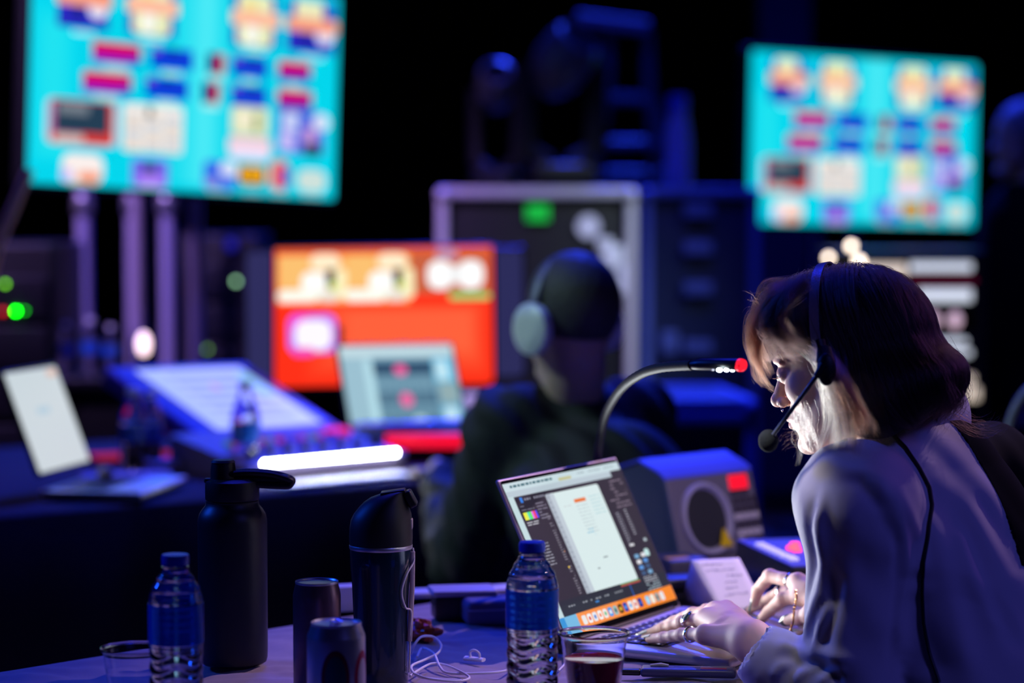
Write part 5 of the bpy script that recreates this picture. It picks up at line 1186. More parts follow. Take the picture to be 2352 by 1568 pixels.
RH = dict(index=[at(1858, 1352, 3.41), at(1833, 1338, 3.43), at(1768, 1322, 3.47), at(1741, 1354, 3.49), at(1733, 1384, 3.50)],
          middle=[at(1862, 1372, 3.40), at(1838, 1368, 3.415), at(1797, 1375, 3.43), at(1767, 1402, 3.46), at(1746, 1425, 3.475)],
          ring=[at(1864, 1358, 3.45), at(1842, 1354, 3.47), at(1792, 1361, 3.51), at(1752, 1382, 3.54), at(1722, 1400, 3.565)],
          pinky=[at(1868, 1362, 3.48), at(1850, 1358, 3.50), at(1808, 1366, 3.54), at(1780, 1380, 3.56), at(1757, 1392, 3.58)],
          thumb=[at(1885, 1402, 3.37), at(1866, 1410, 3.37), at(1838, 1418, 3.385), at(1812, 1424, 3.40)])
def hand_vol(H, wrist, elbow, big, h=0.0011):
    pts = np.array([p for f_ in H.values() for p in f_]+[wrist]); v = Vol(pts.min(0)-0.035, pts.max(0)+0.035, h)
    fa = (Vector(elbow)-Vector(wrist)).normalized()
    v.cone(wrist, Vector(wrist)+fa*0.10, 0.0235*big, 0.030*big, 0.0)
    for k_, r in (('pinky', .0125), ('ring', .0135), ('middle', .014), ('index', .014)): v.cone(wrist, H[k_][1], 0.0215*big, r*big*0.88, 0.014)
    v.cone(wrist, H['thumb'][1], 0.021*big, 0.0145*big, 0.012)
    RR = dict(pinky=(.0118, .0088, .0075, .0060), ring=(.0125, .0095, .0082, .0064), middle=(.0125, .0098, .0084, .0066), index=(.0125, .0097, .0084, .0066))
    for k_, rr in RR.items():
        f_ = H[k_]; v.cone(f_[0], f_[1], rr[0]*big, rr[0]*big*0.93, 0.010)
        a, b, c_, d_ = f_[1:]; m1 = (a+b)/2; m2 = (b+c_)/2
        v.chain([a, m1, b, m2, c_, d_], [rr[0]*big*0.92, rr[1]*0.93*big, rr[1]*big, rr[2]*0.97*big, rr[2]*big*0.98, rr[3]*big], 0.005)
        up = Vector((0, -0.2, 1)).normalized(); v.ell(a+up*rr[0]*0.45, (0.0075, 0.0075, 0.0065), k=0.006)
    t_ = H['thumb']; v.chain(t_, [0.0150*big, 0.0125*big, 0.0105*big, 0.0082*big], 0.010)
    return v
vL = hand_vol(LH, WL, EL, 1.0); vR = hand_vol(RH, WR, ER, 1.02)
# tendons on the back of her left hand
for k_ in ('ring', 'middle', 'pinky'): a = LH[k_][1]; up = Vector((0, -0.35, 1)).normalized(); vL.cone(a+up*0.0095, a.lerp(WL, 0.65)+up*0.017, 0.0026, 0.0018, 0.006)
HANDS = []
for vv in (vL, vR):
    V, Q = vv.mesh(); V = relax(V, Q, 1); col = np.tile(np.array([[0.63, 0.40, 0.34]]), (len(V), 1))
    HH = LH if vv is vL else RH
    for f_ in HH.values():
        for p in f_[1:]:
            wt = np.exp(-(np.linalg.norm(V-np.array(p), axis=1)/0.012)**2)[:, None]; col = col*(1-0.22*wt)+np.array([[0.60, 0.27, 0.24]])*0.22*wt
    # fine creases over the finger joints
    Nn = normals(V, Q); disp = np.zeros(len(V))
    for f_ in HH.values():
        for j in range(2, len(f_)-1):
            ax = np.array((f_[j+1]-f_[j-1]).normalized()); q = (V-np.array(f_[j])); s_ = q @ ax; rad = np.linalg.norm(q-s_[:, None]*ax, axis=1)
            disp -= 0.00030*(np.cos(s_/0.0016*2)*0.5+0.5)*np.exp(-(s_/0.0045)**2)*(rad < 0.016)
    V = V+Nn*disp[:, None]; HANDS.append((V, Q, col))
# torso and legs, mostly under the clothes
lat = Vector((0.60, 0.80, 0)).normalized(); fwd = Vector((-0.80, 0.60, 0)).normalized()
RT = Matrix((lat, fwd, (0, 0, 1))).transposed()
CH = NB+Vector((0.035, -0.03, -0.19)); PV = Vector((CH.x+0.11, CH.y-0.09, 0.60))
v = Vol((-0.10, 2.45, 0.40), (1.15, 3.85, 1.16), 0.006)
def torso(v, g, kk=0.04):
    v.cone(NB+Vector((0.02, -0.02, -0.05)), CH, 0.07+g, 0.13+g, 0); v.ell(CH, (0.165+g, 0.115+g, 0.17+g), RT, kk); v.ell((CH+PV)/2, (0.145+g, 0.105+g, 0.20), RT, kk); v.ell(PV, (0.17+g, 0.13+g, 0.14+g), RT, kk)
    v.chain([SL, NB+Vector((0, 0, -0.055)), SR], [0.048+g, 0.058+g, 0.048+g], kk)
torso(v, -0.012); v.cone(SL, EL, 0.042, 0.036, 0.02); v.cone(EL, WL, 0.036, 0.024, 0.01); v.cone(SR, ER, 0.042, 0.036, 0.02); v.cone(ER, WR, 0.036, 0.024, 0.01)
V, Q = v.mesh(); TOR = (V, Q, np.tile(np.array([[0.63, 0.40, 0.34]]), (len(V), 1)))
parts_ = [HEAD]+HANDS+[TOR]
Vb, Qb = join_meshes([(p[0], p[1]) for p in parts_]); Cb = np.concatenate([p[2] for p in parts_])
body = wchild(mesh_obj('body', Vb, Qb, M_skin, cols=Cb))
# eye balls, lashes, brows
M_eye = mat('eye_white', (0.75, 0.72, 0.68), 0.08, coat=1.0); M_iris = mat('iris', (0.22, 0.16, 0.06), 0.1); M_pup = mat('pupil', (0.005, 0.005, 0.005), 0.1)
for s_ in (-1, 1):
    e = MB(); e.T = HM; e.sphere((0.0722, s_*0.031, 0.012), 0.0122, 24, 16); dr_ = Vector((0.93, 0.06*s_, -0.36)).normalized(); cc = Vector((0.0722, s_*0.031, 0.012))
    e.sphere(cc+dr_*0.0078, 0.0062, 18, 10, 1); e.sphere(cc+dr_*0.0118, 0.0027, 14, 8, 2); wchild(e.build('eye', [M_eye, M_iris, M_pup]))
LS = []
rs = np.random.RandomState(2)
for s_ in (-1, 1):
    for i in range(30):
        t_ = i/29; y = s_*(0.019+0.026*t_); x = 0.0842-0.008*t_*t_; b_ = np.array([x, y, 0.0085+0.001*math.sin(t_*3)]); d_ = np.array([0.9, s_*(0.1+0.8*t_), -0.25])*0.0085
        LS.append(toW(np.array([b_+d_*q+np.array([0, 0, 0.0025])*q*q for q in (0, .33, .66, 1)])))
    for i in range(160):
        t_ = rs.rand(); b_ = np.array([0.0830-0.015*t_*t_, s_*(0.014+0.036*t_), 0.031+0.006*math.sin(t_*2.4)+rs.uniform(-.002, .002)]); d_ = np.array([-0.2, s_*1.0, 0.25-0.5*t_])*0.007
        LS.append(toW(np.array([b_+d_*q+np.array([0.0012, 0, 0])*q*(1-q)*4 for q in (0, .33, .66, 1)])))
wchild(strands('eyelashes', LS, 0.00013, HAIR_R))
# nails
def nail(tip, dip, up, L, wd, m, out=0.006):
    t_ = (Vector(tip)-Vector(dip)).normalized(); up = (Vector(up)-t_*Vector(up).dot(t_)).normalized(); sd = t_.cross(up)
    vs = []; fs = []; n = 12; c_ = Vector(tip)+up*0.0030+t_*out*0.25
    for layer in (0, 1):
        for i in range(n+1):
            q = i/n; w_ = wd*(1-(max(0, q-0.35)/0.65)**2.2*0.82)
            for j in range(7):
                a = (j-3)/3; vs.append(c_+t_*(q*L-L*0.35)+sd*(a*w_)+up*(0.0038*math.sqrt(max(0, 1-(a*0.85)**2))-0.0009*layer-q*q*0.0012))
    def id_(l, i, j): return l*(n+1)*7+i*7+j
    for i in range(n):
        for j in range(6): fs += [(id_(0, i, j), id_(0, i+1, j), id_(0, i+1, j+1), id_(0, i, j+1)), (id_(1, i, j), id_(1, i, j+1), id_(1, i+1, j+1), id_(1, i+1, j))]
    for i in range(n): fs += [(id_(0, i, 0), id_(1, i, 0), id_(1, i+1, 0), id_(0, i+1, 0)), (id_(0, i, 6), id_(0, i+1, 6), id_(1, i+1, 6), id_(1, i, 6))]
    for j in range(6): fs += [(id_(0, n, j), id_(1, n, j), id_(1, n, j+1), id_(0, n, j+1)), (id_(0, 0, j), id_(0, 0, j+1), id_(1, 0, j+1), id_(1, 0, j))]
    return wchild(MB().add(vs, fs).build('fingernail', m))
M_nail = mat('pearl_nail', (0.50, 0.52, 0.46), 0.18, coat=0.8); M_nailg = mat('dark_green_nail', (0.10, 0.17, 0.13), 0.15, coat=0.8); M_nailb = mat('black_nail', (0.01, 0.01, 0.012), 0.1, coat=1.0)
upL = Vector((0, -0.25, 1))
for k_ in ('pinky', 'ring', 'middle', 'index'): nail(LH[k_][4], LH[k_][3], upL, 0.021, 0.0056, M_nail)
nail(LH['thumb'][3], LH['thumb'][2], Vector((0.3, -0.8, 0.4)), 0.016, 0.006, M_nail)
nail(RH['index'][4], RH['index'][3], Vector((-0.9, 0.1, 0.3)), 0.023, 0.0054, M_nailg)
nail(RH['middle'][4], RH['middle'][3], Vector((-0.5, 0.2, 0.9)), 0.018, 0.0056, M_nailg)
nail(RH['ring'][4], RH['ring'][3], Vector((-0.5, 0.2, 0.9)), 0.018, 0.0056, M_nailb)
nail(RH['pinky'][4], RH['pinky'][3], Vector((-0.5, 0.2, 0.9)), 0.016, 0.005, M_nailb)
nail(RH['thumb'][3], RH['thumb'][2], Vector((-0.2, -0.9, 0.2)), 0.020, 0.0078, M_nailb)
# rings, bracelet, nose ring
M_silver = mat('silver', (0.75, 0.73, 0.74), 0.18, metal=1.0); M_gold = mat('gold_chain', (0.75, 0.42, 0.2), 0.3, metal=1.0); M_stone = mat('dark_green_stone', (0.03, 0.07, 0.06), 0.1, coat=1.0)
def ringband(p, q, t_, r, tube, m, wd=1.0, name='ring'):
    c_ = Vector(p).lerp(Vector(q), t_); ax = (Vector(q)-Vector(p)).normalized(); a = ax.cross(Vector((0, 0, 1))).normalized(); b_ = ax.cross(a)
    vs = []; fs = []; n, k_ = 36, 8
    for i in range(n):
        th = 2*math.pi*i/n; rd = a*math.cos(th)+b_*math.sin(th)
        for j in range(k_): ph = 2*math.pi*j/k_; vs.append(c_+rd*(r+tube*math.cos(ph))+ax*(tube*wd*math.sin(ph)))
    for i in range(n):
        for j in range(k_): fs.append((i*k_+j, ((i+1) % n)*k_+j, ((i+1) % n)*k_+(j+1) % k_, i*k_+(j+1) % k_))
    return wchild(MB().add(vs, fs).build(name, m)), c_, ax, a, b_
o, c_, ax, a, b_ = ringband(LH['ring'][1], LH['ring'][2], 0.80, 0.0098, 0.0012, M_silver, 1.4); upv = Vector((0.0, -0.55, 0.85)).normalized()
R3 = Matrix((ax, ax.cross(upv).normalized(), upv)).transposed()
m = MB(); m.sphere(c_+upv*0.0110, (0.0062, 0.0108, 0.0038), 24, 12, R=R3); o = wchild(m.build('ring_stone', M_stone)); o['label'] = 'dark green oval stone'
m = MB(); m.sphere(c_+upv*0.0098, (0.0073, 0.0119, 0.0030), 24, 12, R=R3); wchild(m.build('ring_setting', M_silver))
ringband(LH['pinky'][1], LH['pinky'][2], 0.62, 0.0102, 0.0011, M_silver, 2.4)
ringband(RH['index'][1], RH['index'][2], 0.28, 0.0112, 0.0010, M_silver, 1.6)
ringband(RH['ring'][1], RH['ring'][2], 0.90, 0.0104, 0.0012, M_silver, 2.4)
m = MB(); cn = Vector(toW([[0.0925, 0.015, -0.0262]])[0]); m.tube([cn+hy*(0.0022*math.cos(t_))+hz*(0.0036*math.sin(t_))+hx*0.0026*math.cos(t_) for t_ in [2*math.pi*i/20 for i in range(18)]], 0.0005, 6)
cn = Vector(toW([[0.0965, 0.0, -0.0315]])[0]); m2 = MB(); m2.tube([cn+hy*(0.004*math.cos(t_))+hz*(0.0040*math.sin(t_)) for t_ in [math.pi+0.2+(math.pi-0.4)*i/12 for i in range(13)]], 0.0006, 6)
wchild(m.build('nose_ring', M_silver)); wchild(m2.build('nose_ring', M_silver))
br = MB(); P_ = [at(1827, 1355, 3.35), at(1829, 1375, 3.345), at(1824, 1400, 3.345), at(1822, 1425, 3.345), at(1817, 1440, 3.345)]
sp_ = spline(P_, 14)
for ph in (0, math.pi): br.tube([p+Vector((0.0012*math.cos(i*0.9+ph), 0.0012*math.sin(i*0.9+ph), 0)) for i, p in enumerate(sp_)], 0.0009, 6)
wchild(br.build('bracelet_chain', M_gold)); te = P_[-1]
wchild(MB().tube([te, te+Vector((-0.0005, 0, -0.004)), te+Vector((-0.004, 0, -0.014)), te+Vector((-0.005, 0, -0.0205))], [0.0008, 0.0022, 0.0030, 0.0034], 10).build('tassel', M_gold))

# ---- blouse
M_bl = mat('pale_blouse', (0.60, 0.56, 0.62), 0.75, sheen=0.15, bump=0.25, bscale=1400, bdist=0.0005)
M_bp = mat('black_jersey', (0.004, 0.004, 0.008), 0.9, ior=1.12, bump=0.3, bscale=900, bdist=0.0006)
v = Vol((0.12, 2.66, 0.60), (1.05, 3.55, 1.16), 0.0042)
torso(v, 0.008, 0.05)
CUF = onz(1748, 1502, 0.800)
MA = SL.lerp(EL, 0.5)
v.ell(SL, (0.064, 0.064, 0.062), k=0.04); v.chain([SL, MA+Vector((0.0, 0.0, 0)), EL], [0.060, 0.060, 0.066], 0.04)
v.chain([EL+Vector((0, 0, 0.005)), EL.lerp(CUF, 0.5)+Vector((0, 0, 0.0)), EL.lerp(CUF, 0.93), CUF], [0.064, 0.055, 0.043, 0.0385], 0.03)
v.chain([SR, ER, ER.lerp(WR, 0.75)], [0.062, 0.058, 0.044], 0.03)
c2 = CUF+(CUF-EL).normalized()*0.02; v.cone(c2, CUF-(CUF-EL).normalized()*0.035, 0.034, 0.031, 0.005, 's')
hp = (CUF-EL).normalized()
Vs, Qs = v.mesh(); Vs = relax(Vs, Qs, 3)
bvh = BVHTree.FromPolygons([tuple(p) for p in Vs], [tuple(q) for q in Qs])
Ns = normals(Vs, Qs); D = np.zeros(len(Vs))
RIDGES = [  # (line drawn over the cloth, height, width)
    ([(1905, 1078), (1985, 1088), (2045, 1150), (2078, 1240), (2085, 1330), (2070, 1440), (2062, 1560)], 0.0045, 0.009),
    ([(1905, 1092), (1975, 1106), (2030, 1170), (2058, 1250), (2064, 1330), (2052, 1440), (2040, 1560)], -0.0055, 0.010),
    ([(2104, 1300), (2096, 1400), (2084, 1560)], -0.008, 0.016),
    ([(1990, 1075), (2060, 1130), (2110, 1230), (2118, 1330)], 0.005, 0.012),
    ([(2130, 1170), (2160, 1290), (2200, 1420), (2230, 1560)], 0.0045, 0.014),
    ([(2180, 1110), (2235, 1250), (2290, 1400), (2350, 1520)], -0.0035, 0.014),
    ([(2120, 1350), (2130, 1460), (2150, 1560)], -0.006, 0.018),
    ([(1893, 1110), (1880, 1200), (1893, 1290), (1885, 1360), (1858, 1430), (1842, 1480)], 0.0060, 0.0075),
    ([(1870, 1130), (1858, 1220), (1868, 1300), (1850, 1400)], -0.0045, 0.007),
    ([(1912, 1380), (1885, 1440), (1868, 1500)], 0.005, 0.006),
    ([(1930, 1300), (1912, 1400), (1895, 1500)], -0.004, 0.008),
    ([(1955, 1200), (1950, 1350), (1925, 1480), (1905, 1540)], 0.003, 0.012),
    ([(1775, 1478), (1830, 1492), (1900, 1500), (1965, 1520)], 0.0050, 0.008),
    ([(1790, 1512), (1850, 1520), (1900, 1540), (1940, 1566)], -0.0060, 0.008),
    ([(1768, 1560), (1790, 1530), (1840, 1512), (1880, 1515)], 0.0050, 0.007),
    ([(1820, 1566), (1850, 1540), (1890, 1528)], 0.0045, 0.006), ([(1880, 1566), (1905, 1545), (1950, 1535)], 0.0045, 0.006),
    ([(2010, 1110), (2045, 1200), (2050, 1300)], 0.0030, 0.008), ([(2200, 1200), (2240, 1330), (2300, 1470)], 0.0035, 0.010), ([(2240, 1120), (2300, 1240), (2350, 1330)], -0.003, 0.012)]
for line, hgt, wid in RIDGES:
    hits = [np.array(h_[0]) for h_ in ray_line(bvh, line)]
    if len(hits) < 3: continue
    keep = [hits[0]]
    for h_ in hits[1:]:
        if np.linalg.norm(h_-keep[-1]) < 0.08: keep.append(h_)
    if len(keep) < 3: continue
    d_, tt = seg_dist(Vs, keep); D += hgt*np.exp(-(d_/wid)**2)*np.clip(np.sin(np.pi*np.clip(tt, 0.02, 0.98))*2.2, 0, 1)
D += 0.0012*np.sin(Vs[:, 2]*60+Vs[:, 0]*90+3*np.sin(Vs[:, 1]*25))
dc = (Vs-np.array(CUF)) @ np.array(hp); cufm = np.exp(-((dc+0.012)/0.006)**2)*(np.linalg.norm(Vs-np.array(CUF), axis=1) < 0.07); D += 0.0010*cufm
Vs = Vs+Ns*D[:, None]; Vs = relax(Vs, Qs, 1)
# where the black jersey begins, measured across the shoulders at each height
bl = [h_ for p in ((2165, 955), (2215, 1005), (2262, 1080), (2300, 1160), (2335, 1250), (2351, 1300)) for h_ in [bvh.ray_cast(Vector((0, 0, CAM_Z)), (at(p[0], p[1], 1)-Vector((0, 0, CAM_Z))).normalized())[0]] if h_ is not None]
if len(bl) > 1:
    zz = np.array([p.z for p in bl]); ll_ = np.array([p.dot(lat) for p in bl]); o_ = np.argsort(zz); lv = np.interp(Vs[:, 2], zz[o_], ll_[o_]); sd_v = Vs @ np.array(lat)-lv; nr_v = (np.abs(sd_v) < 0.0032) & (Vs[:, 2] > zz.min()); Vs[nr_v] -= sd_v[nr_v][:, None]*np.array(lat)*0.9; cen = Vs[Qs].mean(1)
    lim = np.interp(cen[:, 2], zz[o_], ll_[o_]); lim = np.where(cen[:, 2] < zz.min(), ll_[o_][0]+(zz.min()-cen[:, 2])*0.5, lim); blk = (cen @ np.array(lat)) > lim
else: blk = np.zeros(len(Qs), bool)
def submesh(V, Q): u, inv = np.unique(Q, return_inverse=True); return V[u], inv.reshape(Q.shape)
a_, b__ = submesh(Vs, Qs[~blk]); wchild(mesh_obj('blouse', a_, b__, M_bl))
if blk.any():
    a_, b__ = submesh(Vs+normals(Vs, Qs)*0.0012, Qs[blk]); o = wchild(mesh_obj('black_jersey', a_, b__, M_bp)); o['label'] = 'black jersey over the far shoulder'
# collar standing round the neck
nk = (Vector(toW([[-0.018, 0, -0.035]])[0])-NB).normalized(); ca_ = nk.cross(Vector((0, 0, 1))).normalized(); cb_ = nk.cross(ca_); m = MB(); vs = []; fs = []
nkc = NB+nk*0.012
n = 48
for i in range(n):
    th = 2*math.pi*i/n; rd = ca_*math.cos(th)+cb_*math.sin(th)
    for (r, hh) in ((0.078, -0.03), (0.070, 0.0), (0.064, 0.026), (0.066, 0.028), (0.069, 0.027), (0.078, 0.0), (0.086, -0.022)): vs.append(nkc+rd*r+nk*hh)
for i in range(n):
    for j in range(6): fs.append((i*7+j, i*7+j+1, ((i+1) % n)*7+j+1, ((i+1) % n)*7+j))
wchild(m.add(vs, fs).build('collar', M_bl))
# trousers and shoes
v = Vol((-0.15, 2.3, 0.02), (1.2, 3.9, 0.80), 0.008)
for s_, hp_ in ((-1, PV-lat*0.09), (1, PV+lat*0.09)):
    kn = hp_+fwd*0.40+Vector((0, 0, -0.08)); ft = kn+fwd*0.02+Vector((0, 0, -0.42)); v.chain([hp_, kn, ft], [0.095, 0.07, 0.05], 0.03)
v.ell(PV+Vector((0, 0, -0.03)), (0.18, 0.14, 0.12), RT, 0.04); V, Q = v.mesh(); wchild(mesh_obj('trousers', V, Q, M_bp))
for s_ in (-1, 1):
    ft = PV+lat*0.09*s_+fwd*0.42+Vector((0, 0, -0.5)); ft.z = 0.045
    m = MB(); m.sphere(ft+fwd*0.06, (0.13, 0.045, 0.045), 20, 12, R=Matrix((fwd, lat, (0, 0, 1))).transposed()); wchild(m.build('shoe', M_blk))

# ---- hair
def ell_s(P, c_, r):
    q = P-np.array(c_); k0 = np.sqrt(((q/np.array(r))**2).sum(1)); k1 = np.sqrt(((q/np.array(r)**2)**2).sum(1))+1e-9; return k0*(k0-1)/k1
def sm(a, b, k): h_ = np.clip(0.5+0.5*(a-b)/k, 0, 1); return a*(1-h_)+b*h_-k*h_*(1-h_)
H_ELL = [((-0.014, 0, 0.036), (0.107, 0.084, 0.098)), ((0.034, 0, 0.070), (0.066, 0.068, 0.060)), ((-0.066, 0, -0.030), (0.080, 0.088, 0.047)), ((-0.040, 0.050, -0.040), (0.055, 0.046, 0.058)), ((-0.040, -0.050, -0.040), (0.055, 0.046, 0.058))]
def shell(P):
    d = ell_s(P, *H_ELL[0])
    for e_ in H_ELL[1:]: d = sm(d, ell_s(P, *e_), 0.025)
    return d
def grad(P, e_=0.001):
    g = np.stack([shell(P+np.eye(3)[i]*e_)-shell(P-np.eye(3)[i]*e_) for i in range(3)], 1); return g/(np.linalg.norm(g, axis=1, keepdims=True)+1e-9)
# dark mass under the strands, cut away round the face
v = Vol((-0.16, -0.12, -0.13), (0.13, 0.12, 0.16), 0.0028)
for i, e_ in enumerate(H_ELL): v.ell(e_[0], tuple(x-0.004 for x in e_[1]), k=0 if i == 0 else 0.025)
v.ell((0.092, 0, -0.055), (0.100, 0.14, 0.122), k=0.008, op='s'); v.ell((-0.02, 0, -0.10), (0.07, 0.055, 0.05), k=0.01, op='s')
V, Q = v.mesh(); wchild(mesh_obj('hair_underlayer', toW(V), Q, M_scalp))
rs = np.random.RandomState(11)
def comb(P, n, step, layer, kind, side):
    """lets strands run over the head from their roots P"""
    out = [P.copy()]; alive = np.ones(len(P), bool); tgt = layer
    ph = rs.uniform(0, 6.28, (len(P), 1))
    for i in range(n):
        g = grad(P); down = np.tile(np.array([-0.15, 0, -1.0]), (len(P), 1))
        w_ = np.clip((P[:, 2:3]-0.06)/0.06, 0, 1)
        down[:, 1:2] += side*1.6*w_
        down[:, 0:1] += np.where(P[:, 0:1] < -0.05, -0.9*w_, 0)+kind*np.clip((P[:, 0:1])/0.06, 0, 1)*1.6*w_
        lowb = np.clip((-0.03-P[:, 2:3])/0.05, 0, 1); down[:, 0:1] += -0.55*lowb*(P[:, 0:1] < -0.06)
        down += 0.10*np.sin(ph+i*0.25)*np.array([[1, 0.5, 0]])
        t_ = down-g*(down*g).sum(1, keepdims=True); t_ /= np.linalg.norm(t_, axis=1, keepdims=True)+1e-9
        P = P+t_*step; P = P-grad(P)*(shell(P)-tgt)[:, None]*0.8; out.append(P.copy())
    return np.stack(out, 1)
def random_roots(n):
    R = []
    while len(R) < n:
        q = rs.normal(size=(n*2, 3)); q /= np.linalg.norm(q, axis=1, keepdims=True); q = q[q[:, 2] > -0.25]
        p = q*np.array([0.12, 0.09, 0.10])+np.array([-0.015, 0, 0.036]); R += list(p)
    P = np.array(R[:n])
    for _ in range(5): P -= grad(P)*shell(P)[:, None]
    return P
P = random_roots(15000)
face = (P[:, 0] > 0.030-0.25*np.clip(P[:, 2], 0, .1)) & (P[:, 2] < 0.062+0.2*np.clip(P[:, 0], 0, 0.1)); P = P[~face]
top = rs.rand(len(P)) < 0.0
side = np.where(P[:, 1] >= 0.004*rs.randn(len(P)), 1.0, -1.0)[:, None]
lay = np.abs(rs.normal(0, 0.0022, len(P)))+0.0003
S = comb(P, 34, 0.0062, lay, 0.0, side)
keepS = []
for s_ in S:
    hem = -0.088+rs.normal(0, 0.004)+0.10*max(0, -s_[-1, 0]-0.09)
    ok = (s_[:, 2] > hem) & ~((s_[:, 0] > 0.002+0.12*(s_[:, 2] > 0.03)) & (s_[:, 2] < 0.052))
    k_ = len(ok) if ok.all() else int(np.argmin(ok))
    if k_ > 5: keepS.append(s_[:k_])
def jitter(g, amp): n = len(g); w_ = np.cumsum(rs.normal(0, amp, (n, 3)), 0); return g+w_*np.linspace(0, 1, n)[:, None]
DK = [toW(jitter(g, 0.00022)) for g in keepS]
# fly-away and flipped strands
FL = []
for g in [keepS[i] for i in rs.choice(len(keepS), 260, replace=False)]:
    o_ = grad(g[len(g)//2:len(g)//2+1])[0]; t_ = np.linspace(0, 1, len(g))[:, None]; FL.append(toW(jitter(g+o_*t_**2*rs.uniform(0.003, 0.014), 0.0006)))
DK += FL
# hem curling out at the nape (flips)
for i in range(700):
    a = rs.uniform(-1, 1); b0_ = np.array([-0.108+rs.normal(0, .006), a*0.055+0.005, 0.020+rs.normal(0, .008)])
    p = [b0_, b0_+np.array([-0.010, 0, -0.030]), b0_+np.array([-0.020+rs.normal(0, .003), 0, -0.058]), b0_+np.array([-0.016+rs.normal(0, .006), 0.0, -0.082]), b0_+np.array([0.002+rs.normal(0, .008), rs.normal(0, .004), -0.098+rs.normal(0, .005)])]
    DK.append(toW(np.array(spline(p, 4))))
hd = wchild(strands('hair', DK, 0.00016, HAIR_D)); hd['label'] = 'dark brown bob'
def guided(groups, n, spread, m, name, rad=0.00010, wob=0.0004, locks=26, tight=0.75):
    """strands gathered in loose locks that follow the drawn guides"""
    L_ = []; G = [[np.array(at(*p)) for p in g] for g in groups]
    G = [np.array(spline([tuple(p) for p in g], 6)) for g in G]
    G = [g[np.linspace(0, len(g)-1, 28).astype(int)] for g in G]; T_0 = np.linspace(0, 1, 28)[:, None]
    K = []
    for k_ in range(locks):
        x = rs.rand()*(len(G)-1); j = int(x); f_ = x-j; g = G[j]*(1-f_)+G[min(j+1, len(G)-1)]*f_
        a, b_ = rs.normal(0, 1, 3), rs.normal(0, 1, 3); K.append((g+a*spread*1.3*(0.4+T_0)+b_*spread*1.2*np.sin(T_0*rs.uniform(4, 9)+rs.uniform(0, 6)), rs.uniform(0.75, 1.0)))
    for i in range(n):
        g, ln = K[rs.randint(len(K))]; off = rs.normal(0, spread, 3); w_ = np.cumsum(rs.normal(0, wob, (28, 3)), 0)*0.5
        loose = rs.rand() < 0.12
        q = g+off*(1.25-(0.2 if loose else tight)*T_0)+w_*(2.5 if loose else 1)
        L_.append(q[:max(8, int(28*ln*rs.uniform(0.85, 1.0)))])
    return wchild(strands(name, L_, rad, m))
# fringe falling over the brow
FR = [[(1812, 668, 2.99), (1772, 700, 2.98), (1748, 760, 2.99), (1745, 820, 3.0), (1768, 872, 3.01), (1812, 902, 3.01)],
      [(1815, 664, 3.0), (1765, 690, 2.99), (1732, 745, 3.0), (1732, 800, 3.01), (1756, 852, 3.02), (1790, 892, 3.02)],
      [(1820, 655, 3.02), (1765, 672, 3.01), (1728, 730, 3.03), (1727, 790, 3.04), (1744, 835, 3.04), (1768, 862, 3.04)],
      [(1822, 650, 3.05), (1768, 668, 3.05), (1732, 722, 3.07), (1734, 780, 3.08), (1752, 836, 3.08), (1768, 880, 3.07)]]
o = guided(FR, 900, 0.0028, HAIR_R, 'fringe', wob=0.00035); o['label'] = 'auburn fringe'
FR2 = [[(1850, 640, 2.985), (1800, 690, 2.965), (1790, 740, 2.965), (1830, 782, 2.955), (1885, 800, 2.95)], [(1840, 650, 2.985), (1790, 700, 2.97), (1772, 745, 2.97), (1812, 792, 2.96), (1870, 812, 2.95)],
       [(1830, 660, 2.99), (1778, 705, 2.975), (1760, 755, 2.98), (1795, 802, 2.97), (1850, 818, 2.955)]]
guided(FR2, 900, 0.0030, HAIR_D, 'side_fringe', rad=0.00014)
# pale front strands over the cheek
BL = [[(1852, 800, 3.02), (1872, 830, 2.960), (1882, 900, 2.955), (1890, 965, 2.955), (1878, 1010, 2.96), (1862, 1040, 2.97)],
      [(1866, 800, 3.01), (1886, 830, 2.952), (1902, 890, 2.945), (1915, 960, 2.945), (1905, 1015, 2.955), (1888, 1048, 2.965)],
      [(1882, 800, 3.00), (1900, 840, 2.945), (1920, 900, 2.935), (1936, 970, 2.935), (1932, 1020, 2.945), (1922, 1050, 2.955)],
      [(1898, 800, 3.0), (1912, 850, 2.94), (1936, 910, 2.93), (1955, 975, 2.93), (1958, 1020, 2.94), (1950, 1045, 2.95)]]
o = guided(BL, 800, 0.0032, HAIR_B, 'front_strands', wob=0.0005, locks=30); o['label'] = 'pale blonde front strands'
BR = [[(1906, 815, 3.0), (1927, 880, 2.925), (1955, 960, 2.925), (1965, 1010, 2.93), (1955, 1045, 2.94)], [(1912, 815, 3.0), (1937, 880, 2.92), (1975, 950, 2.92), (1985, 990, 2.925), (1975, 1025, 2.93)]]
guided(BR, 420, 0.0034, HAIR_R, 'front_strands', wob=0.0004)
BW = [[(1828, 930, 2.99), (1838, 985, 2.985), (1848, 1020, 2.985), (1842, 1050, 2.985)], [(1850, 950, 2.97), (1862, 1000, 2.965), (1880, 1035, 2.965), (1895, 1062, 2.965)]]
guided(BW, 60, 0.004, HAIR_B, 'front_strands', wob=0.0007, locks=9)
BW2 = [[(1850, 985, 2.97), (1825, 988, 2.975), (1800, 993, 2.98), (1785, 1000, 2.98)], [(1856, 995, 2.97), (1830, 1010, 2.97), (1808, 1030, 2.97), (1798, 1052, 2.97)]]
guided(BW2, 16, 0.002, HAIR_R, 'front_strands', rad=0.0001)
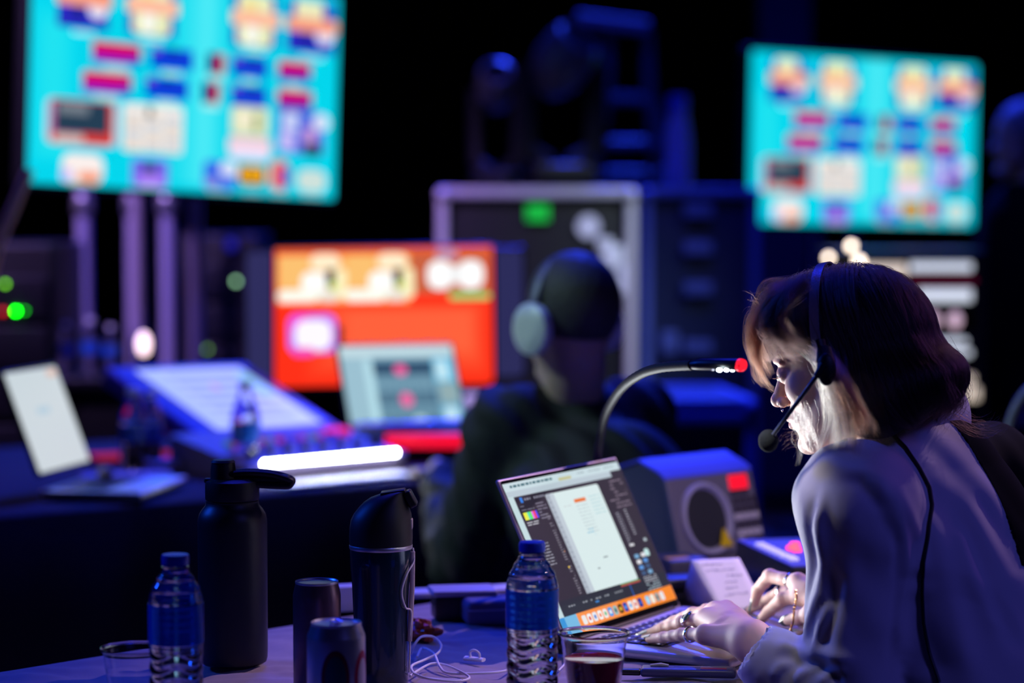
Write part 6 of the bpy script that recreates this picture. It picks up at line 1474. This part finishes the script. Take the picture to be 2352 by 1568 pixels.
# frizz along the hairline and the wisps at the nape
FZ = []
for i in range(420):
    t_ = rs.rand(); px = 1738+t_*150; py = 705-t_*75+rs.normal(0, 8); d_ = 3.0+rs.rand()*0.08; b_ = np.array(at(px, py+10, d_)); q = [b_]; dv = np.array([-0.25+rs.normal(0, .5), 0, 0.8]); dv /= np.linalg.norm(dv); cr = rs.normal(0, 1, 3)*0.8
    for k_ in range(12): dv = dv+np.cross(cr, dv)*0.32; dv /= np.linalg.norm(dv); q.append(q[-1]+dv*0.0021)
    FZ.append(np.array(q))
wchild(strands('frizz', FZ, 0.00009, HAIR_R))
NW = [[(2190, 945, 3.05), (2235, 968, 3.05), (2268, 975, 3.05), (2290, 960, 3.05), (2300, 945, 3.05)], [(2185, 950, 3.05), (2230, 985, 3.05), (2270, 990, 3.05), (2300, 985, 3.05), (2312, 968, 3.05)]]
guided(NW, 34, 0.003, HAIR_R, 'nape_wisps', rad=0.0001, wob=0.0008)

# ---- headset, worn but a thing of its own
hs = empty('headset', tuple(HC), 0, 'black over the head headset with foam tipped microphone, worn by the woman at the laptop', 'headset')
hinv = Matrix.Translation(HC).inverted()
def hs_part(mb, name, m, **k_): mb.T = hinv; return mb
M_hb = mat('headband_black', (0.16, 0.15, 0.22), 0.35, bump=0.2, bscale=400)
hb = []
for i in range(41):
    a = math.pi*i/40; y = math.cos(a); z = math.sin(a)
    p = np.array([[0.012-0.012*math.sin(a), y*0.09, 0.02+z*0.115]])
    for _ in range(6): p -= grad(p)*(shell(p)-0.0045)[:, None]
    hb.append(p[0])
vs = []; fs = []; nb = len(hb)
hb = np.array(hb); hb[1:-1] = (hb[:-2]+hb[1:-1]*2+hb[2:])/4
for i in range(nb):
    g = grad(hb[i:i+1])[0]; sx = np.array([1, 0, 0])-g*g[0]; sx /= np.linalg.norm(sx); w_ = 0.0062
    for (a, b_) in ((-1, 0), (1, 0), (1, 1), (-1, 1)): vs.append(Vector(toW([hb[i]+sx*a*w_+g*(0.0022 if b_ else 0)])[0])-HC)
for i in range(nb-1):
    for j in range(4): fs.append((i*4+j, i*4+(j+1) % 4, (i+1)*4+(j+1) % 4, (i+1)*4+j))
MB().add(vs, fs).build('headband', M_hb, hs, sharp=50)
ez = Vector(toW([hb[0]])[0])
def HP(px, py, d): return at(px, py, d)-HC
m = MB(); m.tube([HP(1893, 798, 2.945), HP(1897, 830, 2.93)], [0.0085, 0.012], 16, flat=0.45); m.sphere(HP(1898, 848, 2.928), (0.012, 0.007, 0.020), 20, 12); m.build('earpiece', M_blk_soft, hs)
m = MB(); m.tube([HP(1884, 780, 2.95), HP(1890, 802, 2.945)], 0.007, 10, flat=0.4); m.build('size_slider', M_blk, hs)
m = MB(); m.tube([HP(1892, 838, 2.918), HP(1874, 866, 2.915)], [0.0062, 0.0040], 14); m.build('boom_joint', M_blk, hs)
m = MB(); m.tube([HP(1878, 860, 2.915), HP(1776, 998, 2.945)], [0.0029, 0.0026], 12); m.build('microphone_boom', mat('boom_grey', (0.10, 0.11, 0.12), 0.35, metal=0.5), hs)
m = MB(); m.sphere(HP(1765, 1012, 2.955), (0.0125, 0.0125, 0.0140), 32, 20); m.build('foam_windshield', mat('foam', (0.008, 0.011, 0.010), 0.95, bump=1.0, bscale=1100, bdist=0.0012), hs)
m = MB(); m.tube(spline([HP(1884, 850, 2.94), HP(1896, 864, 2.938), HP(1908, 868, 2.938), HP(1916, 888, 2.94)], 6), 0.0009, 6); m.build('wire_clip', M_silver, hs)
cd_px = [(2003, 968), (2040, 992), (2078, 1030), (2110, 1078), (2132, 1120), (2138, 1160), (2130, 1220), (2119, 1290), (2118, 1360), (2122, 1430), (2136, 1500), (2158, 1566)]
bv2 = BVHTree.FromPolygons([tuple(p) for p in Vs], [tuple(q) for q in Qs]); hl = ray_line(bv2, cd_px, 5)
if len(hl) > 4:
    m = MB(); m.tube([h_[0]+h_[1]*(0.0026 if h_[1].y < 0 else -0.0026)-HC for h_ in hl], 0.0024, 10); m.build('cord', M_blk_soft, hs)
# her chair
ch = empty('office_chair', (PV.x, PV.y, 0), math.atan2(fwd.y, fwd.x), 'dark swivel chair the woman in the pale blouse sits on', 'chair')
MB().box((0, 0, 0.44), (0.46, 0.46, 0.06), r=0.025).build('seat', M_blk_soft, ch); MB().tube([(0, 0, 0.06), (0, 0, 0.41)], 0.025, 12).build('column', M_dkmet, ch)
for i in range(5): a = 2*math.pi*i/5; MB().tube([(0, 0, 0.09), (0.28*math.cos(a), 0.28*math.sin(a), 0.055)], [0.025, 0.015], 8).build('leg', M_dkmet, ch); MB().sphere((0.28*math.cos(a), 0.28*math.sin(a), 0.027), 0.027, 12, 8).build('caster', M_blk, ch)
# ------------------------------------------------------------------ the man at the console, seen from behind
M_hood = mat('black_hoodie', (0.022, 0.026, 0.027), 0.8, noise=0.3, nscale=12, bump=0.5, bscale=60, bdist=0.004)
hc = at(1310, 738, 4.70); f2 = Vector((-0.62, 0.78, 0)).normalized(); l2 = Vector((-f2.y, f2.x, 0)); R2 = Matrix((f2, l2, (0, 0, 1))).transposed()
man = empty('person', (hc.x+0.1, hc.y-0.25, 0), 0, 'person in a black hoodie wearing headphones, seen from behind at the back table', 'person'); mi = Matrix.Translation(man.location).inverted()
def mch(o): o.parent = man; o.matrix_parent_inverse = mi; return o
sl, sr = at(1165, 985, 4.72), at(1455, 965, 4.85); nb2 = at(1315, 915, 4.77); el = at(1060, 1290, 4.80); wl2 = at(1010, 1092, 5.22); er = at(1500, 1250, 5.05); wr2 = at(1330, 1110, 5.35)
pv2 = Vector((nb2.x+0.10, nb2.y-0.22, 0.56))
v = Vol((hc.x-0.45, 4.3, 0.45), (hc.x+0.55, 5.6, 1.32), 0.0065)
def L2(x, y, z): return hc+f2*x+l2*y+Vector((0, 0, z))
v.ell(L2(-0.005, 0, 0.03), (0.098, 0.076, 0.098), R2, 0); v.ell(L2(0.035, 0, -0.03), (0.058, 0.060, 0.085), R2, 0.02); v.ell(L2(0.10, 0, -0.025), (0.018, 0.014, 0.022), R2, 0.012); v.ell(L2(0.07, 0, -0.10), (0.025, 0.025, 0.02), R2, 0.015)
for s_ in (-1, 1): v.ell(L2(0.0, s_*0.08, -0.01), (0.02, 0.012, 0.032), R2, 0.006)
v.cone(L2(-0.02, 0, -0.06), nb2, 0.056, 0.062, 0.02); v.cone(nb2+Vector((0, -0.02, -0.16)), pv2, 0.07, 0.11, 0.03); v.cone(wl2, wl2+(wl2-el).normalized()*0.05, 0.026, 0.02, 0.01); v.cone(wr2, wr2+Vector((-0.05, 0.03, 0)), 0.026, 0.02, 0.01)
v.chain([sl, el, wl2], [0.05, 0.04, 0.026], 0.03); v.chain([sr, er, wr2], [0.05, 0.04, 0.026], 0.03)
for w_, dr_ in ((wl2, Vector((-0.3, 0.9, 0.0))), (wr2, Vector((-0.9, 0.3, 0)))):
    dr_.normalize(); sd_ = dr_.cross(Vector((0, 0, 1)))
    for i in range(4): b_ = w_+dr_*0.05+sd_*(i-1.5)*0.018; v.chain([b_, b_+dr_*0.045, b_+dr_*0.075+Vector((0, 0, -0.018))], [0.012, 0.0095, 0.008], 0.006)
    v.chain([w_+sd_*0.02, w_+sd_*0.045+dr_*0.03, w_+sd_*0.05+dr_*0.06+Vector((0, 0, -0.01))], [0.014, 0.011, 0.009], 0.008)
V, Q = v.mesh(); mch(mesh_obj('body', V, Q, M_skin, cols=np.tile(np.array([[0.60, 0.40, 0.33]]), (len(V), 1))))
v = Vol((hc.x-0.48, 4.2, 0.42), (hc.x+0.60, 5.6, 1.20), 0.008)
v.chain([sl, nb2+Vector((0, 0, -0.062)), sr], [0.075, 0.084, 0.075], 0.04); v.ell((nb2+pv2)/2+Vector((0, 0.02, 0.02)), (0.16, 0.20, 0.16), R2, 0.05); v.cone(nb2+Vector((0, -0.01, -0.13)), pv2, 0.10, 0.18, 0.04)
v.chain([sl, el, wl2.lerp(el, 0.06)], [0.078, 0.066, 0.040], 0.04); v.chain([sr, er, wr2.lerp(er, 0.06)], [0.078, 0.066, 0.040], 0.04)
v.ell(nb2+Vector((0.0, -0.05, -0.075)), (0.08, 0.11, 0.03), R2, 0.02)
V, Q = v.mesh(); V = relax(V, Q, 1); Nn = normals(V, Q); V = V+Nn*(0.006*np.sin(V[:, 2]*55+V[:, 0]*70+2*np.sin(V[:, 1]*30)))[:, None]; mch(mesh_obj('hoodie', V, Q, M_hood))
v = Vol(tuple(hc-Vector((0.14, 0.14, 0.08))), tuple(hc+Vector((0.14, 0.14, 0.15))), 0.004)
v.ell(L2(-0.012, 0, 0.038), (0.104, 0.082, 0.100), R2, 0); v.ell(L2(0.09, 0, -0.04), (0.075, 0.12, 0.085), R2, 0.01, 's'); v.ell(L2(-0.02, 0, -0.085), (0.12, 0.12, 0.055), R2, 0.01, 's')
V, Q = v.mesh(); mch(mesh_obj('hair', V, Q, mat('short_dark_hair', (0.05, 0.047, 0.05), 0.6, bump=0.8, bscale=120, bdist=0.004)))
v = Vol((hc.x-0.6, 4.0, 0.02), (hc.x+0.7, 5.6, 0.75), 0.01)
for s_ in (-1, 1): kn = pv2+l2*0.10*s_+f2*0.40; kn.z = 0.50; ft = kn+f2*0.03; ft.z = 0.09; v.chain([pv2+l2*0.09*s_, kn, ft], [0.10, 0.07, 0.05], 0.03)
V, Q = v.mesh(); mch(mesh_obj('trousers', V, Q, M_bp))
for s_ in (-1, 1): ft = pv2+l2*0.10*s_+f2*0.47; ft.z = 0.045; mch(MB().sphere(ft, (0.13, 0.045, 0.045), 20, 12, R=R2).build('shoe', M_blk))
ph = empty('headphones', tuple(hc), 0, 'pale grey headphones with large ear cups worn by the person in the black hoodie', 'headphones')
M_ph = mat('headphone_grey', (0.8, 0.85, 0.85), 0.35)
for s_ in (-1, 1):
    m = MB(); m.T = Matrix.Translation(hc).inverted() @ frame_of(L2(0.005, s_*0.088, -0.012), f2, Vector((0, 0, 1)), -l2*-s_ if False else (l2*s_)); m.lathe([(0, -0.012), (0.044, -0.012), (0.052, -0.002), (0.050, 0.012), (0.036, 0.020), (0.018, 0.022), (0, 0.020)], 32); m.build('ear_cup', M_ph, ph)
m = MB(); m.tube([L2(0.0, 0.094*math.cos(a), 0.01+0.118*math.sin(a))-hc for a in [math.pi*i/24 for i in range(25)]], 0.011, 12, flat=0.5); m.build('headband', mat('headband_bluegrey', (0.2, 0.2, 0.3), 0.4), ph)
# plain stool under him
st_ = empty('stool', (pv2.x, pv2.y, 0), 0, 'black stool under the person in the hoodie', 'stool')
MB().lathe([(0, 0.42), (0.18, 0.42), (0.19, 0.44), (0.18, 0.465), (0, 0.47)], 32).build('seat', M_blk_soft, st_)
for i in range(4): a = math.pi/4+math.pi/2*i; MB().tube([(0.12*math.cos(a), 0.12*math.sin(a), 0.42), (0.19*math.cos(a), 0.19*math.sin(a), 0)], 0.013, 8).build('leg', M_dkmet, st_)

# ------------------------------------------------------------------ the person standing at the right edge
h3 = at(2348, 325, 8.0); f3 = Vector((-1, -0.35, 0)).normalized(); l3 = Vector((-f3.y, f3.x, 0)); R3_ = Matrix((f3, l3, (0, 0, 1))).transposed(); hh_ = h3.z
p3 = empty('person', (h3.x+0.02, h3.y, 0), 0, 'grey haired person with glasses in dark clothes standing at the right edge', 'person'); pi3 = Matrix.Translation(p3.location).inverted()
def pch(o): o.parent = p3; o.matrix_parent_inverse = pi3; return o
def L3(x, y, z): return h3+f3*x+l3*y+Vector((0, 0, z))
v = Vol((h3.x-0.4, 7.6, 0.0), (h3.x+0.5, 8.4, hh_+0.16), 0.008)
v.ell(L3(-0.005, 0, 0.03), (0.098, 0.076, 0.098), R3_, 0); v.ell(L3(0.035, 0, -0.03), (0.058, 0.060, 0.085), R3_, 0.02); v.ell(L3(0.10, 0, -0.025), (0.02, 0.015, 0.022), R3_, 0.012); v.ell(L3(0.075, 0, -0.10), (0.025, 0.025, 0.02), R3_, 0.015)
v.cone(L3(-0.02, 0, -0.06), L3(-0.03, 0, -0.20), 0.055, 0.06, 0.02); v.cone(L3(-0.03, 0, -0.28), L3(-0.02, 0, -0.65), 0.13, 0.15, 0.05)
for s_ in (-1, 1):
    v.chain([L3(-0.02, s_*0.17, -0.27), L3(-0.03, s_*0.22, -0.56), L3(0.08, s_*0.20, -0.80)], [0.05, 0.04, 0.026], 0.03)
    b_ = L3(0.10, s_*0.20, -0.84)
    for i in range(4): v.chain([b_+f3*0.012*(i-1.5), b_+f3*0.014*(i-1.5)+Vector((0, 0, -0.08))], [0.012, 0.008], 0.006)
V, Q = v.mesh(); pch(mesh_obj('body', V, Q, M_skin, cols=np.tile(np.array([[0.55, 0.38, 0.33]]), (len(V), 1))))
v = Vol((h3.x-0.45, 7.5, 0.0), (h3.x+0.55, 8.5, hh_-0.1), 0.010)
v.chain([L3(-0.02, 0.16, -0.28), L3(-0.03, 0, -0.22), L3(-0.02, -0.16, -0.28)], [0.075, 0.08, 0.075], 0.04); v.cone(L3(-0.02, 0, -0.27), L3(-0.02, 0, -0.66), 0.15, 0.175, 0.04); v.ell(L3(-0.01, 0, -0.50), (0.16, 0.20, 0.30), R3_, 0.06); v.ell(L3(-0.01, 0, -0.80), (0.14, 0.18, 0.16), R3_, 0.05)
for s_ in (-1, 1): v.chain([L3(-0.02, s_*0.18, -0.28), L3(-0.03, s_*0.24, -0.56), L3(0.07, s_*0.21, -0.78)], [0.07, 0.055, 0.042], 0.03)
V, Q = v.mesh(); pch(mesh_obj('jacket', V, Q, mat('navy_jacket', (0.003, 0.004, 0.006), 0.95, ior=1.15)))
v = Vol((h3.x-0.4, 7.6, 0.02), (h3.x+0.45, 8.4, 0.95), 0.012)
for s_ in (-1, 1): a_ = L3(-0.01, s_*0.09, 0); a_.z = 0.85; b_ = L3(0, s_*0.11, 0); b_.z = 0.48; c_ = L3(0, s_*0.12, 0); c_.z = 0.09; v.chain([a_, b_, c_], [0.09, 0.07, 0.055], 0.03)
V, Q = v.mesh(); pch(mesh_obj('trousers', V, Q, M_bp))
for s_ in (-1, 1): c_ = L3(0.05, s_*0.12, 0); c_.z = 0.045; pch(MB().sphere(c_, (0.13, 0.045, 0.045), 20, 12, R=R3_).build('shoe', M_blk))
v = Vol(tuple(h3-Vector((0.14, 0.14, 0.10))), tuple(h3+Vector((0.14, 0.14, 0.16))), 0.005)
v.ell(L3(-0.014, 0, 0.036), (0.104, 0.084, 0.102), R3_, 0); v.ell(L3(0.09, 0, -0.05), (0.07, 0.12, 0.085), R3_, 0.01, 's'); v.ell(L3(-0.02, 0, -0.12), (0.12, 0.12, 0.055), R3_, 0.01, 's')
V, Q = v.mesh(); pch(mesh_obj('hair', V, Q, mat('grey_hair', (0.22, 0.20, 0.22), 0.6, bump=0.8, bscale=120, bdist=0.004)))
m = MB()
for s_ in (-1, 1):
    m.tube([L3(0.095, s_*0.032+0.021*math.cos(a), 0.012+0.017*math.sin(a)) for a in [2*math.pi*i/20 for i in range(21)]], 0.0016, 6)
    m.tube([L3(0.093, s_*0.053, 0.014), L3(0.0, s_*0.080, 0.012)], 0.0015, 6)
m.tube([L3(0.095, -0.011, 0.014), L3(0.098, 0, 0.017), L3(0.095, 0.011, 0.014)], 0.0015, 6); pch(m.build('glasses', M_blk))

# curved grey chair rail at the right edge
q = at(2330, 960, 4.6); t = empty('tubular_chair', (q.x+0.22, q.y, 0), 0, 'chair with a curved grey tube back at the right edge, behind the woman', 'chair')
def TC(px, py): p = at(px, py, 4.6); return (p.x-q.x-0.22, 0, p.z)
a0_ = TC(2316, 1030)
m = MB(); m.tube(spline([(a0_[0]+0.02, 0, 0.45), (a0_[0], 0, a0_[2]-0.15), a0_, TC(2324, 968), TC(2342, 925), TC(2370, 890), TC(2420, 870), TC(2500, 868), TC(2570, 890), TC(2600, 960), TC(2606, 1060), (TC(2606, 0)[0]-0.02, 0, 0.45)], 8), 0.011, 12); m.build('backrest_tube', mat('grey_tube', (0.35, 0.33, 0.38), 0.5), t)
MB().box((0.02, 0.0, 0.80), (0.20, 0.02, 0.26), r=0.008).build('backrest', M_blk_soft, t); MB().box((0, 0.22, 0.45), (0.44, 0.44, 0.05), r=0.02).build('seat', M_blk_soft, t)
for sx in (-1, 1):
    for yy in (0.02, 0.42): MB().tube([(sx*0.19, yy, 0.44), (sx*0.21, yy, 0)], 0.012, 8).build('leg', mat('grey_tube'), t)
